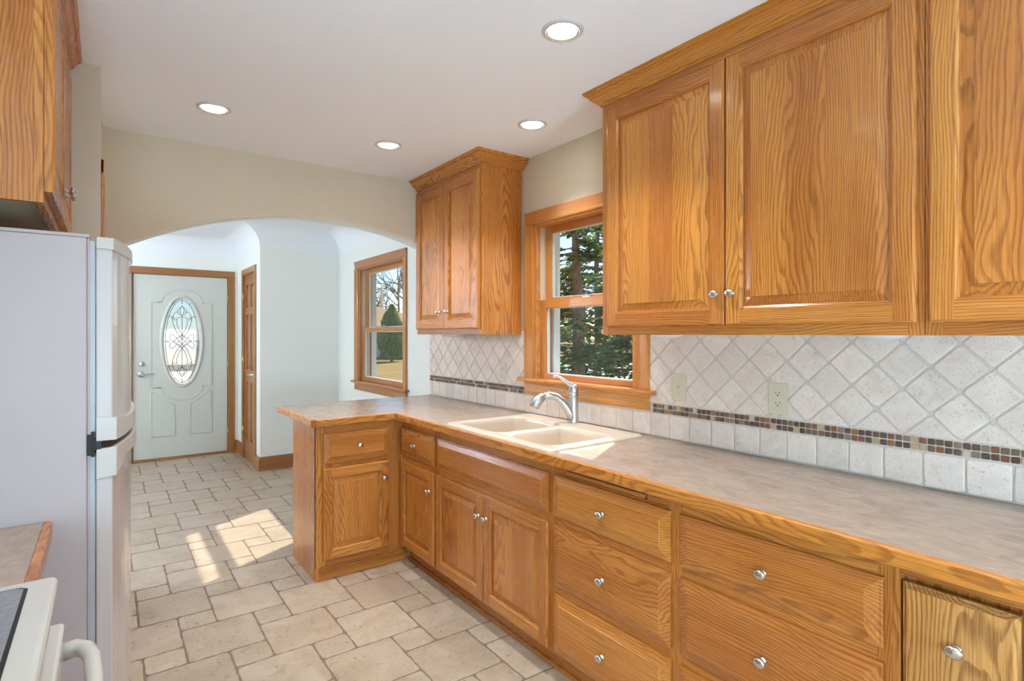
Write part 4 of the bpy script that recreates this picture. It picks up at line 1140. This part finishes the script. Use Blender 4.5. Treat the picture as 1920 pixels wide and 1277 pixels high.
# ------------------------------------------------------------------ refrigerator
def fridge():
    r = thing('refrigerator', (-2.45, 2.21, 0), 'white top-freezer refrigerator with curved doors left of the archway', 'refrigerator')
    y0, y1 = 1.832, 2.600; W_ = M['fridge']
    mb = MB(); mb.box(-2.80, -2.103, y0, y1, .03, 1.643, W_); mb.box(-2.103, -2.096, y0 + .004, y1 - .004, .03, 1.643, W_); mb.build('body', r, .004)
    mb = MB(); mb.box(-2.80, -2.097, y0 - .001, y1 + .001, 1.643, 1.652, W_); mb.build('top_cap', r, .002)
    mb = MB(); mb.box(-2.78, -2.12, y0 + .02, y1 - .02, 0.0, .03, M['black']); mb.build('base_grille', r)
    def plan(off=0.0, n=22, xb=-2.084):
        pts = []
        ym = (y0 + y1) / 2; hw = (y1 - y0) / 2
        for i in range(n + 1):
            t = -1 + 2 * i / n
            bul = (1 - abs(t) ** 2.6) * .052
            pts.append((-2.049 + bul + off, ym + t * hw))
        # rounded near/far corners
        return [(xb, y0)] + pts + [(xb, y1)]
    def door(nm, z0, z1):
        mb = MB(); P_ = plan(); n = len(P_)
        vs = [(p[0], p[1], z0) for p in P_] + [(p[0], p[1], z1) for p in P_]
        mb.add(vs, [(i, i + 1, n + i + 1, n + i) for i in range(n - 1)] + [tuple(range(n))[::-1], tuple(range(n, 2 * n)), (n - 1, 0, n, 2 * n - 1)], M['fridge_door'], None, False)
        return mb.build(nm, r, .004, seg=3)
    up = door('freezer_door', 1.106, 1.640); lo = door('lower_door', .075, 1.086)
    for a, b in ((1.10, 1.635), (.08, 1.075)):
        mb = MB(); mb.box(-2.0965, -2.085, y0 + .006, y1 - .006, a, b, M['gasket']); mb.build('gasket', r)
    # trims that wrap round the doors (handle scoops)
    def band(nm, par, zlo, zhi, off):
        mb = MB(); P_ = plan(off); Pi = plan(off - .003, xb=-2.083); n = len(P_)
        P_[0] = (-2.0835, y0 - .0035); P_[-1] = (-2.0835, y1 + .0035); P_[1] = (P_[1][0], y0 - .0035); P_[-2] = (P_[-2][0], y1 + .0035)
        vs = []
        for i, p in enumerate(P_):
            t = i / (n - 1); vs.append((p[0], p[1], zlo(t)))
        for i, p in enumerate(P_):
            t = i / (n - 1); vs.append((p[0], p[1], zhi(t)))
        for i, p in enumerate(P_): vs.append((p[0] - (.012 if 0 < i < n - 1 else 0), p[1] + (.006 if i < n / 2 else -.006) * (1 if i in (0, 1, n - 2, n - 1) else 0), zhi(i / (n - 1))))
        for i, p in enumerate(P_): vs.append((p[0] - (.012 if 0 < i < n - 1 else 0), p[1] + (.006 if i < n / 2 else -.006) * (1 if i in (0, 1, n - 2, n - 1) else 0), zlo(i / (n - 1))))
        fs = []
        for q in range(4):
            A, B_ = q * n, ((q + 1) % 4) * n
            fs += [(A + i, A + i + 1, B_ + i + 1, B_ + i) for i in range(n - 1)]
        fs += [(0, n, 2 * n, 3 * n), (n - 1, 2 * n - 1, 3 * n - 1, 4 * n - 1)]
        mb.add(vs, fs, M['cream'], None, False)
        return mb.build(nm, par, .002)
    wave = lambda t: math.sin(min(1, t / .35) * PI)
    band('door_cap', up, lambda t: 1.6385 - .022 - .006 * wave(t), lambda t: 1.647 - .003 * min(1, t * 4), .0035)
    band('door_handle', up, lambda t: 1.106 + (.0 if t < .1 else .006 * min(1, (t - .1) * 8)), lambda t: 1.170 - .012 * min(1, t * 6), .010)
    band('door_handle', lo, lambda t: 1.005 + .045 * min(1, (t / .12)) ** 2 - .0, lambda t: 1.084 + .009 * min(1, t / .1), .010)
    mb = MB(); mb.box(-2.100, -2.072, y0 - .003, y0 + .03, 1.082, 1.112, M['black']); mb.box(-2.102, -2.092, y0 - .005, y0 + .01, 1.070, 1.124, M['black'])
    mb.tube([(-2.090, y0 - .003, 1.066), (-2.090, y0 - .003, 1.132)], .004, M['black'], 8); mb.build('middle_hinge', r, .001)
fridge()

# cabinet over the refrigerator
r = thing('wall_cabinet', (-2.5, 2.27, 1.722), 'oak wall cabinet hanging above the refrigerator', 'cabinet')
FL = Face('x+', -2.190)
mb = MB(); mb.box(-2.82, -2.2095, 1.832, 1.846, 1.722, 2.449, OK, 'z'); mb.box(-2.82, -2.2095, 2.705, 2.7195, 1.722, 2.449, OK, 'z'); mb.box(-2.82, -2.2095, 1.846, 2.705, 1.740, 1.752, M['cab_inside'], 'y'); mb.build('carcass', r)
mb = MB()
FL.box(mb, 1.832, 1.870, -.0195, 0, 1.722, 2.448, OK, 'z'); FL.box(mb, 2.68, 2.7195, -.0195, 0, 1.722, 2.448, OK, 'z'); FL.box(mb, 1.870, 2.68, -.0195, 0, 1.722, 1.765, OK, 'y'); FL.box(mb, 1.870, 2.68, -.0195, 0, 2.33, 2.448, OK, 'y'); mb.build('face_frame', r, .001)
o = raised_door(FL, 1.840, 2.272, 1.752, 2.356, OK, T=.022, sw=.052).build('door', r); knob(o, FL, 2.235, 1.838, .022)
o = raised_door(FL, 2.280, 2.7135, 1.752, 2.356, OK, T=.022, sw=.052).build('door', r); knob(o, FL, 2.318, 1.838, .022)
mb = MB(); mb.sweep([(-2.190, 1.832), (-2.190, 2.7195)], [(a * .85, z) for a, z in CR], OK, -1); mb.build('crown_moulding', r)

# left counter between range and refrigerator
r = thing('countertop', (-2.5, 1.61, CT - .04), 'short taupe countertop piece between the range and the refrigerator', 'countertop')
mb = MB(); mb.box(-2.815, -2.190, 1.402, 1.828, CT - .038, CT, M['laminate'], 'y', ('y', (.3, .1, 0), .5)); mb.build('laminate_top', r)
mb = MB(); mb.prism([(-2.190, 1.402), (-2.172, 1.402), (-2.172, 1.820), (-2.180, 1.828), (-2.190, 1.828)], 'z', CT - .040, CT + .0003, OK, 'y'); mb.build('oak_edge', r, .002)
r = thing('base_cabinet', (-2.5, 1.61, 0), 'narrow oak base cabinet between the range and the refrigerator', 'cabinet')
mb = MB(); mb.box(-2.815, -2.235, 1.404, 1.826, .10, .873, OK); mb.build('carcass', r)
FB = Face('x+', -2.215)
mb = MB(); FB.box(mb, 1.404, 1.44, -.02, 0, .10, .873, OK, 'z'); FB.box(mb, 1.79, 1.826, -.02, 0, .10, .873, OK, 'z'); FB.box(mb, 1.44, 1.79, -.02, 0, .813, .873, OK, 'y'); FB.box(mb, 1.44, 1.79, -.02, 0, .605, .675, OK, 'y'); FB.box(mb, 1.44, 1.79, -.02, 0, .1, .125, OK, 'y'); mb.build('face_frame', r)
o = slab_front(FB, 1.418, 1.812, .660, .825, OK).build('drawer', r); knob(o, FB, 1.615, .741, .0245)
o = raised_door(FB, 1.418, 1.812, .113, .626, OK).build('door', r); knob(o, FB, 1.46, .519, .02)
mb = MB(); mb.box(-2.29, -2.27, 1.404, 1.826, 0, .10, OK, 'y'); mb.build('toe_kick', r)

# range
def range_():
    r = thing('kitchen_range', (-2.48, 1.01, 0), 'white electric range with smooth grey glass cooktop in the lower left corner', 'stove')
    y0, y1 = .632, 1.392; P_ = M['porcelain']; xf = -2.138; zt = .922
    mb = MB(); mb.box(-2.80, -2.165, y0 + .004, y1 - .004, .06, .885, P_); mb.build('body', r, .003)
    mb = MB(); mb.box(-2.80, xf, y0, y1, .888, zt, P_); mb.build('cooktop_frame', r, .010, seg=4)
    mb = MB(); mb.prism([(-2.74, y0 + .035), (xf - .052, y0 + .035), (xf - .040, y0 + .047), (xf - .040, y1 - .047), (xf - .052, y1 - .035), (-2.74, y1 - .035)], 'z', zt + .0002, zt + .0012, M['black']); mb.build('glass_border', r)
    mb = MB(); mb.prism([(-2.735, y0 + .041), (xf - .054, y0 + .041), (xf - .046, y0 + .049), (xf - .046, y1 - .049), (xf - .054, y1 - .041), (-2.735, y1 - .041)], 'z', zt + .0008, zt + .0022, M['cooktop']); mb.build('cooktop_glass', r)
    bm_ = plain('burner_ring', lin(96, 96, 104), .3)
    for bx, by, br in ((-2.34, 1.17, .085), (-2.34, .84, .105), (-2.60, 1.17, .105), (-2.60, .84, .085)):
        mb = MB(); mb.lathe([(br, zt + .0023), (br - .006, zt + .0023)], bm_, 40, Matrix.Translation((bx, by, 0)), cap=False); mb.build('burner_ring', r)
    mb = MB(); mb.box(-2.165, -2.150, y0 + .004, y1 - .004, .835, .885, P_); mb.build('vent_rail', r, .003)
    mb = MB(); mb.box(-2.165, -2.128, y0 + .006, y1 - .006, .245, .830, P_); d = mb.build('oven_door', r, .006)
    mb = MB(); mb.box(-2.1285, -2.1265, y0 + .13, y1 - .13, .36, .68, M['ext_glass']); mb.build('oven_window', d)
    mb = MB(); hz = .785
    pts = [(-2.128, y1 - .038, hz), (-2.108, y1 - .040, hz + .003), (-2.092, y1 - .060, hz + .004), (-2.083, y1 - .10, hz + .003), (-2.079, y1 - .18, hz), (-2.078, (y0 + y1) / 2, hz), (-2.079, y0 + .18, hz), (-2.083, y0 + .10, hz + .003), (-2.092, y0 + .060, hz + .004), (-2.108, y0 + .040, hz + .003), (-2.128, y0 + .038, hz)]
    mb.tube(pts, [.017, .016, .0145, .014, .0135, .0135, .0135, .014, .0145, .016, .017], P_, 14); mb.build('oven_handle', d)
    mb = MB(); mb.box(-2.165, -2.132, y0 + .006, y1 - .006, .07, .238, P_); mb.build('storage_drawer', r, .006)
    mb = MB(); mb.box(-2.815, -2.76, y0, y1, .922, 1.06, P_); mb.build('backguard', r, .008)
    mb = MB(); mb.box(-2.78, -2.20, y0 + .03, y1 - .03, 0, .06, M['black']); mb.build('plinth', r)
range_()

# ------------------------------------------------------------------ lamps
def can_light(x, y, label, w):
    r = thing('recessed_light', (x, y, CZ), label, 'light', 'recessed ceiling lights')
    mb = MB(); T = Matrix.Translation((x, y, 0))
    mb.lathe([(.074, CZ - .0002), (.073, CZ - .004), (.066, CZ - .007), (.059, CZ - .0075), (.0575, CZ - .003), (.0565, CZ - .0006)], M['trim_ring'], 40, T, cap=False); mb.build('trim_ring', r)
    mb = MB(); mb.lathe([(.0575, CZ - .0075), (.054, CZ - .0085), (.052, CZ - .005)], M['ring_dark'], 36, T, cap=False); mb.build('baffle_ring', r)
    mb = MB(); mb.lathe([(.0520, CZ - .0010), (.0515, CZ - .0050), (.038, CZ - .0075), (.001, CZ - .0085)], M['lens'], 36, T); mb.build('lamp_lens', r)
    ld = bpy.data.lights.new('recessed_lamp', 'SPOT'); ld.energy = w; ld.color = (.90, .93, .92); ld.shadow_soft_size = .05
    ld.spot_size = math.radians(105); ld.spot_blend = .8
    lo = bpy.data.objects.new('recessed_lamp', ld); COL.objects.link(lo); lo.parent = r; lo.location = (0, 0, -.012)
CANS = [(-.776, 1.457, 'recessed ceiling light nearest the wide wall cabinet, largest in view'), (-1.653, 2.925, 'recessed ceiling light near the archway, above the refrigerator side'), (-.785, 2.916, 'recessed ceiling light near the archway, beside the tall narrow cabinet'), (-.323, 2.200, 'recessed ceiling light directly above the sink')]
for x, y, l in CANS: can_light(x, y, l, KITCHEN_LAMP_W)
for x, y in ((-1.7, 1.2), (-.776, -.1), (-1.7, -.6)): can_light(x, y, 'added ceiling fill light out of view', KITCHEN_LAMP_W)  # extra cans added as fill, outside the view

def globe(x, y, z, rad, w, col, label):
    """unseen fill light added to brighten the rooms, shaped as a globe lamp"""
    r = thing('fill_lamp', (x, y, 0), label, 'lamp')
    mb = MB(); mb.lathe([(rad * math.sin(a) + .0005, z - rad * math.cos(a)) for a in [PI * k / 16 for k in range(17)]], M['opal'], 28, Matrix.Translation((x, y, 0)), cap=False); g = mb.build('lamp_globe', r)
    mb = MB(); mb.tube([(x, y, .02), (x, y, z - rad + .002)], .012, M['nickel'], 10); mb.build('pole', r)
    mb = MB(); mb.lathe([(.15, 0.0005), (.15, .015), (.03, .03)], M['nickel'], 28, Matrix.Translation((x, y, 0))); mb.build('lamp_base', r)
    ld = bpy.data.lights.new('fill_light', 'POINT'); ld.energy = w; ld.color = col; ld.shadow_soft_size = rad + .004
    lo = bpy.data.objects.new('fill_light', ld); COL.objects.link(lo); lo.parent = r; lo.location = (0, 0, z)
globe(-2.52, -.75, 1.02, .14, REAR_FILL_W * .80, (.60, .955, 1.26), 'added fill lamp with opal globe left behind the camera')
globe(-1.15, -1.5, 1.02, .14, REAR_FILL_W * 1.25, (.60, .955, 1.26), 'added fill lamp with opal globe near the back window behind the camera')
globe(-3.2, 4.3, 1.80, .16, HALL_FILL_W, (.76, .95, 1.13), 'added fill lamp with opal globe, unseen in the front room')
globe(-3.2, 6.2, 1.80, .16, HALL_FILL_W, (.76, .95, 1.13), 'added fill lamp with opal globe, unseen by the entry wall')

# ------------------------------------------------------------------ outdoors
GZ = -0.60
mb = MB(); mb.quad((.17, -60, GZ), (160, -60, GZ), (160, 160, GZ), (.17, 160, GZ), M['grass']); mb.quad((-60, 7.4, GZ), (.17, 7.4, GZ), (.17, 160, GZ), (-60, 160, GZ), M['grass'])
o = mb.build('lawn'); o['kind'] = 'structure'
mb = MB(); D = Vector((math.sin(.633 - .19), math.cos(.633 - .19), 0)); Nn = Vector((D.y, -D.x, 0)); c0 = Vector((-2.06, 0, GZ + .02)) + D * 22.0
def strip(c, w, L, z, m):
    a = c + D * (-w / 2) - Nn * L; b = c + D * (-w / 2) + Nn * L; d_ = c + D * (w / 2) - Nn * L; e = c + D * (w / 2) + Nn * L
    mb.quad((a.x, a.y, z), (b.x, b.y, z), (e.x, e.y, z), (d_.x, d_.y, z), m)
strip(c0, 1.6, 14, GZ + .02, M['concrete']); o = mb.build('sidewalk'); o['kind'] = 'structure'

def cards(mb, c, n, rx, ry, rz, size, m, up=0.0, seedshape=None):
    for _ in range(n):
        while True:
            p = Vector((R.uniform(-1, 1), R.uniform(-1, 1), R.uniform(-1, 1)))
            if p.length < 1: break
        if p.length > .01 and R.random() < .7: p = p.normalized() * R.uniform(.7, 1)
        q = Vector((c[0] + p.x * rx, c[1] + p.y * ry, c[2] + p.z * rz))
        a = Vector((R.gauss(0, 1), R.gauss(0, 1), R.gauss(0, .6) + up)).normalized() * size * R.uniform(.6, 1.3)
        b = a.cross(Vector((R.gauss(0, 1), R.gauss(0, 1), R.gauss(0, 1)))).normalized() * size * .38
        mb.add([q - b, q + a * .5 - b * .2, q + a, q + a * .4 + b], [(0, 1, 2, 3)], m, ('z', (0, 0, 0), R.random()))

def spruce(x, y, H, rad, seed, label, low=.5, dens=1.0, dead=True):
    global R
    keep = R; R = random.Random(seed)
    r = thing('spruce_tree', (x, y, GZ), label, 'tree', 'spruces outside the sink window')
    tk = MB(); pts = [(x + .03 * math.sin(z), y + .03 * math.cos(z * 1.3), GZ - .2 + z) for z in [H * k / 10 for k in range(11)]]
    tk.tube(pts, [.20 * (1 - .085 * k) for k in range(11)], M['bark'], 12); tk.build('trunk', r)
    fo = MB(); tw = MB()
    z = low
    while z < H - .2:
        f = 1 - (z / H); L0 = rad * (0.25 + .85 * f) * (0.75 if z < 1.5 else 1)
        for k in range(int(7 * dens)):
            a = R.uniform(0, 2 * PI); L = L0 * R.uniform(.65, 1.1); droop = R.uniform(.15, .42)
            dr = Vector((math.cos(a), math.sin(a), 0)); base_ = Vector((x, y, GZ + z + R.uniform(-.1, .1)))
            P_ = [base_ + dr * (L * t) + Vector((0, 0, -droop * L * t ** 1.3 + .12 * L * t * t)) for t in (0, .25, .5, .75, 1)]
            tw.tube(P_, [.022, .016, .011, .007, .003], M['bark'] if R.random() < .6 else M['twigs'], 5, cap=False)
            for t in range(int(30 * dens)):
                u = R.uniform(.22, 1.02); q = base_ + dr * (L * u) + Vector((0, 0, -droop * L * u ** 1.3 + .12 * L * u * u))
                side = Vector((-dr.y, dr.x, 0)) * R.choice((-1, 1))
                ln = (1.05 - u) * .55 * L * R.uniform(.3, 1) + .08
                dd = (dr * .7 + side * R.uniform(.2, 1.1) + Vector((0, 0, R.uniform(-.5, .1)))).normalized()
                w = dd.cross(Vector((R.gauss(0, .5), R.gauss(0, .5), 1))).normalized() * .045
                e = q + dd * ln
                rn = R.random(); bd = ('z', (0, 0, 0), rn)
                for s_ in (0, .34, .67):
                    p0 = q + dd * ln * s_; p1 = q + dd * ln * (s_ + .42)
                    fo.add([p0 + w * .3, p0 + (p1 - p0) * .5 + w * 1.5, p1, p0 + (p1 - p0) * .5 - w * 1.5], [(0, 1, 2, 3)], M['spruce'], bd)
        z += R.uniform(.20, .34)
    fo.build('foliage', r); tw.build('branches', r)
    R = keep
def at(u, dist):
    a = .633 + math.atan((u - 960) / 1039.5); return (-2.064 + dist * math.sin(a), dist * math.cos(a))
x, y = at(1082, 12.5); spruce(x, y, 6.2, 2.2, 11, 'spruce with thick bare lower trunk seen in the sink window', low=1.2, dens=.8)
x, y = at(1215, 16.5); spruce(x, y, 6.6, 2.4, 5, 'dense spruce right of the thick trunk outside the sink window', low=.7, dens=1.1)
x, y = at(985, 21); spruce(x, y, 7.6, 2.4, 3, 'spruce far behind and left of the thick trunk', low=1.2, dens=.8)
x, y = at(1120, 24); spruce(x, y, 9, 2.8, 21, 'spruce far behind the thick trunk', low=.8, dens=.9)
D = Vector((math.sin(.633 + .13), math.cos(.633 + .13), 0)); Nn = Vector((D.y, -D.x, 0)); c0 = Vector((-2.06, 0, GZ)) + D * 31 + Nn * 3
mb = MB(); strip(c0, 14, 8, GZ + .015, M['concrete']); o = mb.build('driveway'); o['kind'] = 'structure'

def arborvitae():
    x, y = at(734.5, 40.5); r = thing('arborvitae', (x, y, GZ), 'conical green arborvitae shrub in front of the neighbouring house', 'shrub')
    mb = MB(); H = 3.95
    for _ in range(7000):
        t = R.random() ** .8; z = .25 + t * (H - .25); rr_ = (.84 if t < .45 else .84 - (t - .45) * .85) * (1 - t ** 6) * (0.75 + .25 * min(1, z / .8))
        a = R.uniform(0, 2 * PI); rr_ *= 1 + .13 * math.sin(3 * a + 4 * z) + .08 * math.sin(7 * a - 9 * z); q = Vector((x + rr_ * math.cos(a) * R.uniform(.8, 1.04), y + rr_ * math.sin(a) * R.uniform(.8, 1.04), GZ + z))
        d = Vector((math.cos(a) * .5, math.sin(a) * .5, 1 + R.gauss(0, .4))).normalized() * .22; w = d.cross(Vector((R.gauss(0, 1), R.gauss(0, 1), .2))).normalized() * .07
        mb.add([q - w, q + d * .6 - w * .4, q + d, q + w], [(0, 1, 2, 3)], M['arbor'], ('z', (0, 0, 0), R.random()))
    mb.build('foliage', r)
    mb = MB(); mb.tube([(x, y, GZ), (x, y, GZ + 3)], [.12, .04], M['bare_bark'], 8); mb.build('trunk', r)
arborvitae()

def bare_tree(u, dist, H, seed, label):
    rr_ = random.Random(seed); x, y = at(u, dist); r = thing('bare_tree', (x, y, GZ), label, 'tree', 'leafless trees behind the neighbouring house')
    mb = MB()
    def br(p, d, L, rad, lev):
        pts = [p]; q = p.copy(); dd = d.copy(); n = 4
        for i in range(n):
            dd = (dd + Vector((rr_.gauss(0, .16), rr_.gauss(0, .16), rr_.gauss(0, .1) + .03))).normalized(); q = q + dd * (L / n); pts.append(q.copy())
        mb.tube(pts, [rad * (1 - .13 * i) for i in range(n + 1)], M['bare_bark'], 7 if lev < 2 else 4, cap=False)
        if lev >= 5: return
        for k in range(3 if lev < 4 else 2):
            f = pts[rr_.randint(2, n)] if k else pts[-1]
            ax = Vector((rr_.gauss(0, 1), rr_.gauss(0, 1), rr_.gauss(0, 1))).normalized()
            nd = (dd + ax * rr_.uniform(.45, .95)).normalized()
            br(f, nd, L * rr_.uniform(.62, .85), rad * .62, lev + 1)
    br(Vector((x, y, GZ)), Vector((0, 0, 1)), H * .28, H * .022, 0)
    mb.build('trunk', r)
bare_tree(748, 56, 12, 4, 'leafless tree behind the arborvitae and tan roof'); bare_tree(722, 68, 11, 9, 'leafless tree farther left behind the tan roof'); bare_tree(775, 74, 13, 15, 'leafless tree at the edge of the front-room window')
bare_tree(690, 80, 13, 8, 'leafless tree far left behind the tan roof')

def house():
    cx, cy = at(700, 46); r = thing('neighbouring_house', (cx, cy, GZ), 'low cream-sided house with tan shingle roof across the lawn', 'house')
    a = .633 + math.atan((700 - 960) / 1039.5); F = Vector((math.sin(a), math.cos(a), 0)); S = Vector((F.y, -F.x, 0))
    C0 = Vector((cx, cy, GZ))
    def P3(s, f, z): q = C0 + S * s + F * f; return (q.x, q.y, GZ + z)
    def bx(mb, s0, s1, f0, f1, z0, z1, m):
        vs = [P3(s0, f0, z0), P3(s1, f0, z0), P3(s1, f1, z0), P3(s0, f1, z0), P3(s0, f0, z1), P3(s1, f0, z1), P3(s1, f1, z1), P3(s0, f1, z1)]
        mb.add(vs, [(0, 3, 2, 1), (4, 5, 6, 7), (0, 1, 5, 4), (2, 3, 7, 6), (1, 2, 6, 5), (3, 0, 4, 7)], m)
    mb = MB(); bx(mb, -9, 6, 0, 8, 0, 2.65, M['siding'])
    for k in range(9): bx(mb, -9, 6, -.02, 0, .3 + k * .28, .33 + k * .28, M['soffit'])
    mb.build('wall', r)
    mb = MB(); e = .7
    vs = [P3(-9 - e, -e, 2.6), P3(6 + e, -e, 2.6), P3(6 + e, 8 + e, 2.6), P3(-9 - e, 8 + e, 2.6), P3(-6.5, 4, 4.35), P3(-.6, 4, 4.35)]
    vs[4] = P3(-6.5, 4, 4.9); vs[5] = P3(-2.0, 4, 4.9)
    mb.add(vs, [(0, 1, 5, 4), (1, 2, 5), (2, 3, 4, 5), (3, 0, 4), (0, 1, 2, 3)], M['roof']); mb.build('roof', r)
    for s0, s1 in ((-.95, .15), (.3, 1.3), (3.2, 4.2)):
        mb = MB(); bx(mb, s0 - .08, s1 + .08, -.06, 0, 1.12, 2.38, M['vinyl']); f = mb.build('window', r); mb = MB(); bx(mb, s0, s1, -.09, -.06, 1.2, 2.3, M['ext_glass']); mb.build('pane', f)
    mb = MB(); q = P3(.75, 5.5, 0); mb.lathe([(.13, GZ + 3.5), (.13, GZ + 5.9), (.17, GZ + 5.9), (.17, GZ + 6.05)], M['vinyl'], 14, Matrix.Translation((q[0], q[1], 0))); mb.build('chimney', r)
    mb = MB(); bx(mb, -9, 6, -1.4, 0, 0, .12, M['mulch']); o = mb.build('planting_bed'); o['kind'] = 'structure'
house()
